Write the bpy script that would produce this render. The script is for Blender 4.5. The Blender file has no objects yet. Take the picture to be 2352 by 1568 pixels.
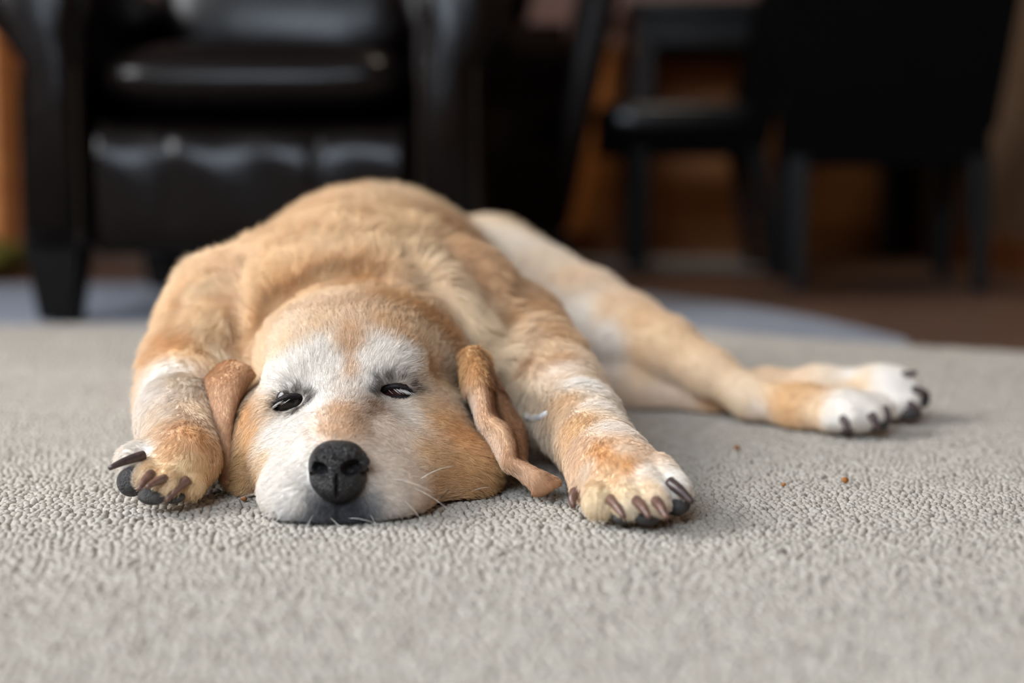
import bpy, bmesh, math, random
import numpy as np
from mathutils import Vector, Matrix
from mathutils.bvhtree import BVHTree

SC = bpy.context.scene
COL = SC.collection
rng = np.random.default_rng(7)
random.seed(7)
HAIRS = 420000

# ------------------------------------------------------------------ camera
F_PX = 3267.0
CAM_H = 0.237
PITCH = math.radians(6.41)
cam_data = bpy.data.cameras.new('camera')
cam_data.sensor_width = 36.0
cam_data.lens = 36.0 * F_PX / 2352.0
cam_data.clip_start = 0.02
cam_data.dof.use_dof = True
cam_data.dof.focus_distance = 1.055
cam_data.dof.aperture_fstop = 2.0
cam = bpy.data.objects.new('camera', cam_data)
COL.objects.link(cam)
cam.location = (0, 0, CAM_H)
cam.rotation_euler = (math.pi / 2 - PITCH, 0, 0)
SC.camera = cam

# ------------------------------------------------------------------ light
SC.view_settings.view_transform = 'Standard'
SC.view_settings.look = 'None'
SC.view_settings.gamma = 1.0
SC.view_settings.use_curve_mapping = False
SC.view_settings.exposure = 0.56
world = bpy.data.worlds.new('world')
SC.world = world
world.use_nodes = True
world.node_tree.nodes['Background'].inputs[0].default_value = (0.62, 0.75, 1.0, 1)
world.node_tree.nodes['Background'].inputs[1].default_value = 1.0


def area_light(name, loc, target, sx, sy, watts, color):
    d = bpy.data.lights.new(name, 'AREA')
    d.shape = 'RECTANGLE'
    d.size, d.size_y, d.energy, d.color = sx, sy, watts, color
    o = bpy.data.objects.new(name, d)
    COL.objects.link(o)
    o.location = loc
    o.rotation_euler = (Vector(target) - Vector(loc)).to_track_quat('-Z', 'Y').to_euler()
    return o


area_light('window_daylight_left', (-2.55, 0.60, 1.70), (0, 1.05, 0.2), 1.4, 1.5, 88, (0.96, 0.98, 1.0))
area_light('window_daylight_front', (-0.9, -1.9, 1.75), (-0.4, 1.2, 0.2), 1.6, 1.1, 56, (0.77, 0.88, 1.0))

area_light('dining_fill_light', (0.45, 3.3, 2.42), (0.55, 4.4, 0.2), 0.5, 0.5, 12, (1.0, 0.86, 0.70))  # added warm fill for the dining end; no fixture hangs there


# ------------------------------------------------------------------ geometry of the view, used to place things at real depths
def P(px, py, Y):
    """the point at depth Y seen at photo pixel (px, py)"""
    x = (px - 1176.0) / F_PX
    v = (784.0 - py) / F_PX
    ry = math.cos(PITCH) + v * math.sin(PITCH)
    rz = -math.sin(PITCH) + v * math.cos(PITCH)
    t = Y / ry
    return Vector((x * t, Y, CAM_H + rz * t))


def FL(px, py):
    """floor point (z = 0) seen at a pixel"""
    v = (784.0 - py) / F_PX
    ry = math.cos(PITCH) + v * math.sin(PITCH)
    rz = -math.sin(PITCH) + v * math.cos(PITCH)
    t = -CAM_H / rz
    return Vector(((px - 1176.0) / F_PX * t, ry * t, 0))


# ------------------------------------------------------------------ helpers
def lin(c):
    return tuple(((v / 255) / 12.92 if v / 255 <= 0.04045 else ((v / 255 + 0.055) / 1.055) ** 2.4) for v in c)


def mat(name, rgb, rough=0.6, spec=0.5, noise=None, bump=None, coat=0.0, attr=None, sheen=0.0):
    """noise = (scale, rgb2, detail); bump = (scale, strength, kind)"""
    m = bpy.data.materials.new(name)
    m.use_nodes = True
    nt = m.node_tree
    b = nt.nodes['Principled BSDF']
    b.inputs['Roughness'].default_value = rough
    b.inputs['Specular IOR Level'].default_value = spec
    b.inputs['Coat Weight'].default_value = coat
    b.inputs['Sheen Weight'].default_value = sheen
    c = lin(rgb) + (1,)
    b.inputs['Base Color'].default_value = c
    tc = nt.nodes.new('ShaderNodeTexCoord')
    if attr:
        a = nt.nodes.new('ShaderNodeAttribute')
        a.attribute_name = attr
        nt.links.new(a.outputs['Color'], b.inputs['Base Color'])
    elif noise:
        n = nt.nodes.new('ShaderNodeTexNoise')
        n.inputs['Scale'].default_value = noise[0]
        n.inputs['Detail'].default_value = noise[2] if len(noise) > 2 else 4
        r = nt.nodes.new('ShaderNodeValToRGB')
        r.color_ramp.elements[0].position = 0.3
        r.color_ramp.elements[1].position = 0.7
        r.color_ramp.elements[0].color = c
        r.color_ramp.elements[1].color = lin(noise[1]) + (1,)
        nt.links.new(tc.outputs['Object'], n.inputs['Vector'])
        nt.links.new(n.outputs['Fac'], r.inputs['Fac'])
        nt.links.new(r.outputs['Color'], b.inputs['Base Color'])
    if bump:
        if bump[2] == 'voronoi':
            n = nt.nodes.new('ShaderNodeTexVoronoi')
            out = n.outputs['Distance']
        else:
            n = nt.nodes.new('ShaderNodeTexNoise')
            n.inputs['Detail'].default_value = 5
            out = n.outputs['Fac']
        n.inputs['Scale'].default_value = bump[0]
        bn = nt.nodes.new('ShaderNodeBump')
        bn.inputs['Strength'].default_value = bump[1]
        bn.inputs['Distance'].default_value = bump[3] if len(bump) > 3 else 0.002
        nt.links.new(tc.outputs['Object'], n.inputs['Vector'])
        nt.links.new(out, bn.inputs['Height'])
        nt.links.new(bn.outputs['Normal'], b.inputs['Normal'])
    return m


def wood_mat(name, c1, c2, rough=0.4, scale=(1, 12, 1)):
    m = mat(name, c1, rough)
    nt = m.node_tree
    tc = nt.nodes.new('ShaderNodeTexCoord')
    mp = nt.nodes.new('ShaderNodeMapping')
    mp.inputs['Scale'].default_value = scale
    n = nt.nodes.new('ShaderNodeTexNoise')
    n.inputs['Scale'].default_value = 4
    n.inputs['Detail'].default_value = 8
    r = nt.nodes.new('ShaderNodeValToRGB')
    r.color_ramp.elements[0].position = 0.35
    r.color_ramp.elements[1].position = 0.68
    r.color_ramp.elements[0].color = lin(c1) + (1,)
    r.color_ramp.elements[1].color = lin(c2) + (1,)
    nt.links.new(tc.outputs['Object'], mp.inputs['Vector'])
    nt.links.new(mp.outputs['Vector'], n.inputs['Vector'])
    nt.links.new(n.outputs['Fac'], r.inputs['Fac'])
    nt.links.new(r.outputs['Color'], nt.nodes['Principled BSDF'].inputs['Base Color'])
    return m


def np_mesh(name, V, Q, smooth=True):
    """mesh from numpy arrays, faces all of one size"""
    V = np.asarray(V, dtype=np.float32)
    Q = np.asarray(Q, dtype=np.int32)
    n = Q.shape[1]
    me = bpy.data.meshes.new(name)
    me.vertices.add(len(V))
    me.vertices.foreach_set('co', V.ravel())
    me.loops.add(Q.size)
    me.loops.foreach_set('vertex_index', Q.ravel())
    me.polygons.add(len(Q))
    me.polygons.foreach_set('loop_start', np.arange(0, Q.size, n, dtype=np.int32))
    me.update(calc_edges=True)
    me.validate()
    if smooth:
        me.polygons.foreach_set('use_smooth', np.ones(len(me.polygons), dtype=bool))
    return me


def link(name, me, m=None, parent=None, kind=None):
    o = bpy.data.objects.new(name, me)
    COL.objects.link(o)
    if m is not None:
        me.materials.append(m)
    if parent is not None:
        o.parent = parent
    if kind:
        o['kind'] = kind
    return o


def bm_obj(name, bm, m, parent=None, smooth=True, kind=None):
    me = bpy.data.meshes.new(name)
    bmesh.ops.recalc_face_normals(bm, faces=bm.faces)
    bm.to_mesh(me)
    bm.free()
    if smooth:
        for p in me.polygons:
            p.use_smooth = True
    return link(name, me, m, parent, kind)


def thing(name, label, cat, loc=(0, 0, 0), rz=0.0, group=None):
    o = bpy.data.objects.new(name, None)
    o.empty_display_size = 0.05
    COL.objects.link(o)
    o.location = loc
    o.rotation_euler = (0, 0, rz)
    o['label'] = label
    o['category'] = cat
    if group:
        o['group'] = group
    return o


def tag(o, label, cat, group=None):
    o['label'] = label
    o['category'] = cat
    if group:
        o['group'] = group
    return o


def add_box(bm, lo, hi, bevel=0.0, seg=2):
    r = bmesh.ops.create_cube(bm, size=1.0)
    vs = r['verts']
    for v in vs:
        for i in range(3):
            v.co[i] = lo[i] + (v.co[i] + 0.5) * (hi[i] - lo[i])
    if bevel > 0:
        es = list({e for v in vs for e in v.link_edges})
        bmesh.ops.bevel(bm, geom=es, offset=bevel, segments=seg, affect='EDGES', profile=0.5)


def add_taper(bm, c0, s0, c1, s1, bevel=0.0):
    """square post from centre c0 (half sizes s0) to c1 (half sizes s1)"""
    vs = []
    for c, s in ((c0, s0), (c1, s1)):
        for dx, dy in ((-1, -1), (1, -1), (1, 1), (-1, 1)):
            vs.append(bm.verts.new((c[0] + dx * s[0], c[1] + dy * s[1], c[2])))
    fs = [bm.faces.new(vs[:4][::-1]), bm.faces.new(vs[4:])]
    for i in range(4):
        j = (i + 1) % 4
        fs.append(bm.faces.new((vs[i], vs[j], vs[4 + j], vs[4 + i])))
    if bevel > 0:
        es = list({e for f in fs for e in f.edges})
        bmesh.ops.bevel(bm, geom=es, offset=bevel, segments=2, affect='EDGES', profile=0.5)


def pillow_mesh(name, c, s, e=0.35, nu=48, nv=24, wrinkle=0.0, freq=18.0, seed=0, ez=None):
    """superellipsoid cushion, centre c, half sizes s; e small = boxier"""
    u = np.linspace(-math.pi, math.pi, nu, endpoint=False)
    v = np.linspace(-math.pi / 2, math.pi / 2, nv)
    sp = lambda w, p: np.sign(w) * np.abs(w) ** p
    U, W = np.meshgrid(u, v)
    x = sp(np.cos(W), e) * sp(np.cos(U), e)
    y = sp(np.cos(W), e) * sp(np.sin(U), e)
    z = sp(np.sin(W), ez or e * 1.6)
    if ez:
        x = sp(np.cos(W), ez * .8) * sp(np.cos(U), e)
        y = sp(np.cos(W), ez * .8) * sp(np.sin(U), e)
    V = np.stack([x, y, z], -1).reshape(-1, 3)
    if wrinkle:
        r = np.random.default_rng(seed)
        ph = r.uniform(0, 6.28, 4)
        n = (np.sin(V[:, 0] * freq * 0.35 + ph[0] + 2 * np.sin(V[:, 1] * 3 + ph[1])) * np.sin(V[:, 2] * 2 + ph[2])
             + 0.6 * np.sin(V[:, 0] * freq * 0.8 + V[:, 2] * 4 + ph[3]))
        V = V * (1 + wrinkle * n[:, None])
    V = V * np.array(s) + np.array(c)
    i = np.arange(nv - 1)[:, None] * nu + np.arange(nu)[None]
    j = np.arange(nv - 1)[:, None] * nu + (np.arange(nu)[None] + 1) % nu
    Q = np.stack([i, j, j + nu, i + nu], -1).reshape(-1, 4)
    return np_mesh(name, V, Q)


def tube_arrays(pts, radii, seg=10, flat=1.0, cap=True):
    """verts and quads of a tube through pts (closed with pinched caps)"""
    pts = [Vector(p) for p in pts]
    V, Q = [], []
    n = len(pts)
    up = Vector((0, 0, 1))
    for i, p in enumerate(pts):
        d = (pts[min(i + 1, n - 1)] - pts[max(i - 1, 0)]).normalized()
        a = d.cross(up)
        if a.length < 1e-4:
            a = Vector((1, 0, 0))
        a.normalize()
        b = a.cross(d)
        for k in range(seg):
            t = 2 * math.pi * k / seg
            V.append(p + (a * math.cos(t) + b * math.sin(t) * flat) * radii[i])
    for i in range(n - 1):
        for k in range(seg):
            l = (k + 1) % seg
            Q.append((i * seg + k, i * seg + l, (i + 1) * seg + l, (i + 1) * seg + k))
    if cap:
        for base in (0, (n - 1) * seg):
            c = len(V)
            V.append(sum((V[base + k] for k in range(seg)), Vector()) / seg)
            for k in range(0, seg, 2):
                Q.append((base + k, base + (k + 1) % seg, base + (k + 2) % seg, c))
    return V, Q


def tube(name, pts, radii, m, parent=None, seg=10, flat=1.0):
    V, Q = tube_arrays(pts, radii, seg, flat)
    bm = bmesh.new()
    vs = [bm.verts.new(v) for v in V]
    for q in Q:
        bm.faces.new([vs[i] for i in q])
    return bm_obj(name, bm, m, parent)


def lathe(name, prof, m, parent=None, seg=24, c=(0, 0, 0)):
    bm = bmesh.new()
    rings = []
    for r, z in prof:
        rings.append([bm.verts.new((c[0] + r * math.cos(2 * math.pi * k / seg), c[1] + r * math.sin(2 * math.pi * k / seg), c[2] + z)) for k in range(seg)])
    for a, b in zip(rings, rings[1:]):
        for k in range(seg):
            l = (k + 1) % seg
            bm.faces.new((a[k], a[l], b[l], b[k]))
    bm.faces.new(rings[0][::-1])
    bm.faces.new(rings[-1])
    return bm_obj(name, bm, m, parent)


def copy_tree(o, parent=None):
    c = o.copy()
    COL.objects.link(c)
    if parent is not None:
        c.parent = parent
    for ch in list(o.children):
        copy_tree(ch, c)
    return c
# ------------------------------------------------------------------ room shell
M_WALL = mat('tan_paint', (118, 94, 74), 0.85, 0.2, noise=(1.5, (108, 86, 68)))
M_WALL_BACK = mat('mauve_paint', (120, 98, 92), 0.85, 0.2, noise=(1.5, (108, 88, 84)))
M_WALL_FRONT = mat('dark_olive_brown_paint', (62, 52, 44), 0.85, 0.2, noise=(1.5, (56, 46, 40)))
M_CEIL = mat('ceiling_paint', (178, 174, 168), 0.9, 0.1)
M_FLOOR = wood_mat('dark_hardwood', (84, 62, 50), (114, 88, 72), 0.38, (1.2, 14, 1))
M_OAKTRIM = wood_mat('brown_trim_wood', (112, 62, 30), (134, 78, 42), 0.45, (1, 10, 10))
M_WHITE = mat('white_trim_paint', (225, 222, 214), 0.5)
RX0, RX1, RY0, RY1, RZ = -2.7, 1.36, -2.05, 5.3, 2.5


def slab(name, lo, hi, m, parent=None, kind='structure', bevel=0.0):
    bm = bmesh.new()
    add_box(bm, lo, hi, bevel)
    return bm_obj(name, bm, m, parent, smooth=False, kind=kind)


slab('floor', (RX0 - .1, RY0 - .1, -0.06), (RX1 + .1, RY1 + .1, -0.010), M_FLOOR)
slab('ceiling', (RX0 - .1, RY0 - .1, RZ), (RX1 + .1, RY1 + .1, RZ + .08), M_CEIL)
slab('wall_back', (RX0 - .1, RY1, -0.01), (RX1 + .1, RY1 + .1, RZ), M_WALL_BACK)
slab('wall_right', (RX1, RY0, -0.01), (RX1 + .1, RY1, RZ), M_WALL)


def wall_with_window(name, wname, axis, c, lo, hi, z0, z1, span):
    """wall in the plane axis = c with an opening lo..hi, z0..z1; span = wall extent"""
    bm = bmesh.new()
    def box(a0, a1, b0, b1):
        if axis == 'x':
            add_box(bm, (c - .1, a0, b0), (c, a1, b1))
        else:
            add_box(bm, (a0, c - .1, b0), (a1, c, b1))
    box(span[0], lo, -0.01, RZ)
    box(hi, span[1], -0.01, RZ)
    box(lo, hi, -0.01, z0)
    box(lo, hi, z1, RZ)
    bm_obj(name, bm, M_WALL if axis == 'x' else M_WALL_FRONT, None, smooth=False, kind='structure')
    w = bpy.data.objects.new(wname, None)
    COL.objects.link(w)
    w['kind'] = 'structure'
    def part(n, a0, a1, b0, b1, m, t=0.03):
        b2 = bmesh.new()
        if axis == 'x':
            add_box(b2, (c - .05 - t, a0, b0), (c - .05 + t, a1, b1))
        else:
            add_box(b2, (a0, c - .05 - t, b0), (a1, c - .05 + t, b1))
        return bm_obj(n, b2, m, w, smooth=False)
    fw = 0.06
    part('frame_rail', lo, hi, z0, z0 + fw, M_WHITE)
    part('frame_rail', lo, hi, z1 - fw, z1, M_WHITE)
    part('frame_stile', lo, lo + fw, z0 + fw, z1 - fw, M_WHITE)
    part('frame_stile', hi - fw, hi, z0 + fw, z1 - fw, M_WHITE)
    mid = (lo + hi) / 2
    part('frame_stile', mid - .02, mid + .02, z0 + fw, z1 - fw, M_WHITE)
    g = bpy.data.materials.new('window_glass')
    g.use_nodes = True
    gb = g.node_tree.nodes['Principled BSDF']
    gb.inputs['Transmission Weight'].default_value = 1
    gb.inputs['Roughness'].default_value = 0
    gb.inputs['IOR'].default_value = 1.02
    part('pane', lo + fw, mid - .02, z0 + fw, z1 - fw, g, 0.003)
    part('pane', mid + .02, hi - fw, z0 + fw, z1 - fw, g, 0.003)


wall_with_window('wall_left', 'window_1', 'x', RX0, -0.20, 1.40, 0.90, 2.42, (RY0, RY1))
wall_with_window('wall_front', 'window_2', 'y', RY0, -1.75, -0.05, 1.15, 2.35, (RX0 - .1, RX1 + .1))
slab('baseboard_right', (RX1 - .016, RY0, -0.01), (RX1, RY1, 0.085), M_OAKTRIM, bevel=0.004)
slab('baseboard_back', (RX0, RY1 - .016, -0.01), (RX1, RY1, 0.085), M_WHITE, bevel=0.004)
slab('baseboard_left', (RX0, RY0, -0.01), (RX0 + .016, RY1, 0.085), M_WHITE, bevel=0.004)

# ------------------------------------------------------------------ recliner armchair
def leather(name, rgb, rough):
    return mat(name, rgb, rough, 0.22, noise=(30, tuple(int(v * 0.8) for v in rgb)), bump=(40, 0.12, 'noise', 0.004))


M_LEATHER = leather('dark_brown_leather', (13, 8, 8), 0.26)
M_LEATHER2 = leather('dark_brown_leather_side', (20, 12, 10), 0.45)
M_BLACKWOOD = mat('black_stained_wood', (8, 7, 7), 0.5, 0.2, noise=(20, (5, 5, 5)))
M_NAIL = mat('aged_brass_nail', (50, 42, 34), 0.4)
M_NAIL.node_tree.nodes['Principled BSDF'].inputs['Metallic'].default_value = 0.8


def make_armchair(label, cat='armchair'):
    t = thing('armchair', label, cat)
    W, D = 0.78, 0.86           # front face at y = 0, back at y = D, centred in x
    for sx in (-1, 1):
        for y, h in ((0.055, 0.15), (D - 0.06, 0.12)):
            bm = bmesh.new()
            add_taper(bm, (sx * (W / 2 - 0.052), y, 0), (0.031, 0.031), (sx * (W / 2 - 0.052), y, h), (0.05, 0.05), 0.004)
            bm_obj('leg', bm, M_BLACKWOOD, t, smooth=False)
    # footrest folded down at the front: one padded board with two stitched seams
    prof = [(0.10, .119), (0.034, .115), (0.022, .122), (0.0165, .145), (0.013, .18), (0.0105, .22), (0.0095, .25), (0.0098, .27), (0.0115, .287), (0.016, .303), (0.025, .317), (0.042, .329), (0.07, .336), (0.11, .338)]
    xs = np.linspace(-0.274, 0.274, 90)
    V = []
    for x in xs:
        pin = 0.004 * (math.exp(-((x + .139) / .009) ** 2) + math.exp(-((x - .110) / .009) ** 2)) + 0.03 * max(0, (abs(x) - .255) / .019) ** 2
        for y, z in prof:
            V.append((x, y + pin + .002 * math.sin(x * 40 + z * 30), z + (0.007 * (abs(x) / .27) ** 5 if z > .2 else 0)))
    n = len(prof)
    Q = [(i * n + k, (i + 1) * n + k, (i + 1) * n + k + 1, i * n + k + 1) for i in range(len(xs) - 1) for k in range(n - 1)]
    link('footrest_pad', np_mesh('footrest_pad', V, Q), M_LEATHER, t)
    bm = bmesh.new()
    add_box(bm, (-0.275, 0.08, 0.13), (0.275, D - 0.08, 0.335), 0.01)
    bm_obj('seat_base', bm, M_LEATHER2, t)
    for sx in (-1, 1):
        bm = bmesh.new()
        add_box(bm, (sx * 0.15 - .05, 0.22, 0.085), (sx * 0.15 + .05, 0.55, 0.135), 0.008)
        bm_obj('recline_bracket', bm, M_BLACKWOOD, t, smooth=False)
    me = pillow_mesh('seat_cushion', (0, 0.31, 0.410), (0.276, 0.30, 0.082), 0.34, 64, 28, 0.010, 16, 3, 0.95)
    link('seat_cushion', me, M_LEATHER, t)
    me = pillow_mesh('back_cushion', (0, 0, 0), (0.268, 0.13, 0.30), 0.40, 64, 28, 0.012, 14, 5)
    o = link('back_cushion', me, M_LEATHER, t)
    o.location = (0, 0.62, 0.72)
    o.rotation_euler = (math.radians(-14), 0, 0)
    me = pillow_mesh('headrest', (0, 0, 0), (0.262, 0.12, 0.10), 0.45, 48, 20, 0.012, 14, 6)
    o = link('headrest', me, M_LEATHER, t)
    o.location = (0, 0.69, 1.03)
    o.rotation_euler = (math.radians(-14), 0, 0)
    bm = bmesh.new()
    add_taper(bm, (0, D - 0.07, 0.12), (0.33, 0.05), (0, D + 0.14, 1.08), (0.33, 0.05), 0.03)
    bm_obj('back_frame', bm, M_LEATHER2, t)
    # scroll arms: one outline pushed back along y
    for sx in (-1, 1):
        prof = []
        xo, xi = 0.39, 0.279
        prof += [(xi, 0.125), (xo, 0.125), (xo - 0.004, 0.36), (xo - 0.010, 0.43)]
        cx, cz, r = 0.352, 0.545, 0.095
        for k in range(14):
            a = math.radians(-52 + k * 268 / 13)
            prof.append((cx + r * 1.0 * math.cos(a), cz + r * 0.92 * math.sin(a)))
        prof += [(xi - 0.004, 0.44), (xi, 0.38)]
        bm = bmesh.new()
        rings = []
        for y, s in ((0.012, 0.93), (0.0, 0.975), (-0.004, 0.9), ) [::-1] + ((0.03, 1.0), (0.3, 1.0), (D - 0.05, 1.0)):
            mx = (xo + xi) / 2
            rings.append([bm.verts.new((sx * (mx + (x - mx) * s), y + 0.02, 0.36 + (z - 0.36) * (1 - (1 - s) * 0.4))) for x, z in prof])
        n = len(prof)
        for a, b in zip(rings, rings[1:]):
            for k in range(n):
                l = (k + 1) % n
                bm.faces.new((a[k], a[l], b[l], b[k]))
        bm.faces.new(rings[0][::-1])
        bm.faces.new(rings[-1])
        arm = bm_obj('arm', bm, M_LEATHER, t)
        # raised front panel following the outline
        bm = bmesh.new()
        fr = []
        for y, s in ((0.02, 0.74), (-0.004, 0.72), (-0.014, 0.58), (-0.017, 0.30)):
            mx, mz = (xo + xi) / 2, 0.40
            fr.append([bm.verts.new((sx * (mx + (x - mx) * s + (0.014 * (1 - s) if z > .47 else 0)), y + 0.012, 0.13 + (z - 0.125) * (0.93 + .05 * s))) for x, z in prof])
        for a, b in zip(fr, fr[1:]):
            for k in range(n):
                l = (k + 1) % n
                bm.faces.new((a[k], a[l], b[l], b[k]))
        bm.faces.new(fr[-1][::-1])
        bm.faces.new(fr[0])
        pn = bm_obj('arm_front_panel', bm, M_LEATHER, t)
        # nailhead trim round the front panel, far too small and many to be picked apart
        bm = bmesh.new()
        path = [(mx + (x - mx) * 0.86, z) for x, z in [(xo, 0.135), (xo, 0.42)]] + [(mx + (x - mx) * 0.86, z) for x, z in [(xi, 0.135), (xi, 0.42)]]
        for (xa, za), (xb, zb) in ((path[0], path[1]), (path[2], path[3])):
            for k in range(24):
                f = k / 23
                q = bmesh.ops.create_uvsphere(bm, u_segments=6, v_segments=4, radius=0.0048)
                for v in q['verts']:
                    v.co += Vector((sx * (xa + (xb - xa) * f), 0.008, za + (zb - za) * f))
        bm_obj('nailhead_trim', bm, M_NAIL, t, kind='stuff')
    return t


arm1 = make_armchair('dark brown leather recliner facing forward behind the sleeping dog, padded footrest front')
arm1.location = (-0.442, 2.40, 0.0)
arm2 = copy_tree(arm1)
arm2['label'] = 'second dark leather recliner turned sideways, its raked back beside the oak sideboard'
arm2.rotation_euler = (0, 0, math.radians(-90))      # faces left
arm2.location = (-0.70, 3.90, -0.010)

# ------------------------------------------------------------------ pale floor strip beyond the carpet
M_BAND = mat('grey_blue_band', (150, 156, 168), 0.8, 0.2, noise=(40, (140, 147, 160)), bump=(300, .3, 'noise'))
def poly_slab(name, pts, z0, z1, m, kind=None, parent=None):
    bm = bmesh.new()
    a = [bm.verts.new((p[0], p[1], z0)) for p in pts]
    b = [bm.verts.new((p[0], p[1], z1)) for p in pts]
    n = len(pts)
    bm.faces.new(a[::-1])
    bm.faces.new(b)
    for i in range(n):
        j = (i + 1) % n
        bm.faces.new((a[i], a[j], b[j], b[i]))
    return bm_obj(name, bm, m, parent, smooth=False, kind=kind)


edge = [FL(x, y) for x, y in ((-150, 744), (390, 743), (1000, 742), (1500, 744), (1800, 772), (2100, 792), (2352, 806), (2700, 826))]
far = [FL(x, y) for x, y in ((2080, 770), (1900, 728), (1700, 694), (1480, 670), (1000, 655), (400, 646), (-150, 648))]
band = poly_slab('floor_band', [(p.x, p.y + 0.012) for p in edge[:6]] + [(p.x, p.y) for p in far], -0.010, -0.005, M_BAND)  # invented flat slab for a pale floor band of unknown nature
tag(band, 'pale grey-blue flat band along the far edge of the beige carpet', 'rug')

# ------------------------------------------------------------------ oak sideboard with a bowl and jars, far back
M_OAK = wood_mat('golden_oak', (196, 118, 54), (214, 138, 70), 0.5, (1, 1, 9))
M_OAKDARK = wood_mat('oak_recess', (120, 66, 28), (140, 80, 38), 0.5, (1, 1, 9))
M_STEEL = mat('dull_metal', (120, 116, 110), 0.35)
M_STEEL.node_tree.nodes['Principled BSDF'].inputs['Metallic'].default_value = 0.9


def sideboard(name, label, x0, x1, y0, y1, h, doors, m=None):
    t = thing(name, label, 'sideboard', ((x0 + x1) / 2, (y0 + y1) / 2, -0.010))
    hw, hd = (x1 - x0) / 2, (y1 - y0) / 2
    mm = m or M_OAK
    bm = bmesh.new()
    add_box(bm, (-hw, -hd + .02, 0.06), (hw, hd, h - .03), 0.003)
    add_box(bm, (-hw + .03, -hd + .06, 0.0), (hw - .03, hd, 0.06))
    bm_obj('carcass', bm, mm, t, smooth=False)
    bm = bmesh.new()
    add_box(bm, (-hw - .015, -hd - .01, h - .03), (hw + .015, hd, h), 0.006)
    bm_obj('top', bm, mm, t, smooth=False)
    w = 2 * hw / doors
    for k in range(doors):
        a = -hw + k * w + .008
        b = a + w - .016
        bm = bmesh.new()
        z0, z1 = 0.075, h - .045
        add_box(bm, (a, -hd, z0), (a + .055, -hd + .019, z1), 0.003)
        add_box(bm, (b - .055, -hd, z0), (b, -hd + .019, z1), 0.003)
        add_box(bm, (a + .055, -hd, z0), (b - .055, -hd + .019, z0 + .055), 0.003)
        add_box(bm, (a + .055, -hd, z1 - .055), (b - .055, -hd + .019, z1), 0.003)
        add_box(bm, (a + .055, -hd + .008, z0 + .055), (b - .055, -hd + .019, z1 - .055))
        d = bm_obj('door', bm, mm, t, smooth=False)
        kx = b - .03 if k % 2 == 0 else a + .03
        kn = lathe('knob', [(0.005, 0), (0.006, .012), (0.014, .018), (0.015, .026), (0.008, .031)], M_STEEL, d, 14)
        kn.location = (kx, -hd, (z0 + z1) / 2 + .1)
        kn.rotation_euler = (math.pi / 2, 0, 0)
    return t


sideboard('oak_sideboard', 'golden oak sideboard with panelled doors behind the black dining furniture', 0.10, 1.28, 4.78, 5.26, 0.70, 3)
sideboard('oak_cabinet', 'golden oak cabinet at the left edge behind the forward-facing recliner', -2.25, -1.42, 3.98, 4.42, 1.10, 2)
M_DARKCER = mat('dark_glazed_ceramic', (24, 22, 24), 0.25)
bowl = lathe('bowl', [(0.035, 0), (0.05, .01), (0.075, .035), (0.085, .06), (0.08, .06), (0.07, .037), (0.04, .014), (0.01, .012)], M_DARKCER)
bowl.location = (0.51, 4.96, 0.690)
tag(bowl, 'dark ceramic bowl standing on the oak sideboard', 'bowl')
M_PALECER = mat('pale_blue_ceramic', (120, 132, 140), 0.3)
for i, (x, y, lab) in enumerate(((0.70, 4.94, 'pale blue-grey jar on the oak sideboard, nearer the dark bowl'),
                                 (0.86, 4.98, 'pale blue-grey jar on the oak sideboard, farther from the dark bowl'))):
    jar = thing('jar', lab, 'jar', (x, y, 0.690), 0, 'jars on the sideboard')
    if i == 0:
        lathe('jar_body', [(0.03, 0), (0.042, .01), (0.048, .05), (0.045, .09), (0.03, .105), (0.03, .112)], M_PALECER, jar)
        lathe('lid', [(0.034, .112), (0.034, .118), (0.01, .126), (0.012, .138), (0.004, .142)], M_PALECER, jar)
        proto_jar = jar
    else:
        for ch in list(proto_jar.children):
            c = ch.copy()
            COL.objects.link(c)
            c.parent = jar
M_MAT = mat('pale_mat_cloth', (176, 168, 158), 0.9, 0.1, bump=(250, .3, 'noise'))
pm = bmesh.new()
add_box(pm, (0.14, 4.02, -0.010), (0.72, 4.62, -0.002), 0.003)
tag(bm_obj('floor_mat', pm, M_MAT, None, smooth=False), 'pale cream mat on the hardwood floor before the oak sideboard', 'mat')
# olive floor cushion at the left edge, partly outside the frame
M_OLIVE = mat('olive_cloth', (120, 112, 52), 0.9, 0.1, noise=(18, (92, 84, 38)), bump=(120, .4, 'noise'))
oc = link('floor_cushion', pillow_mesh('floor_cushion', (0, 0, 0.045), (0.26, 0.20, 0.055), 0.6, 40, 20, 0.02, 9, 8), M_OLIVE)
oc.location = (-1.50, 3.62, -0.002)
tag(oc, 'olive green floor cushion on the wood floor before the oak cabinet at the left edge', 'cushion')

# ------------------------------------------------------------------ dining table and chairs
M_BLACKLEATHER = mat('black_leather', (7, 7, 8), 0.28, 0.4, bump=(60, 0.2, 'noise', 0.003))
M_BLACKCLOTH = mat('black_upholstery', (4, 4, 5), 0.85, 0.06, bump=(200, 0.2, 'noise'))
M_TABLE = mat('espresso_wood', (14, 10, 9), 0.3, 0.5, noise=(12, (10, 7, 6)))

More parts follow.
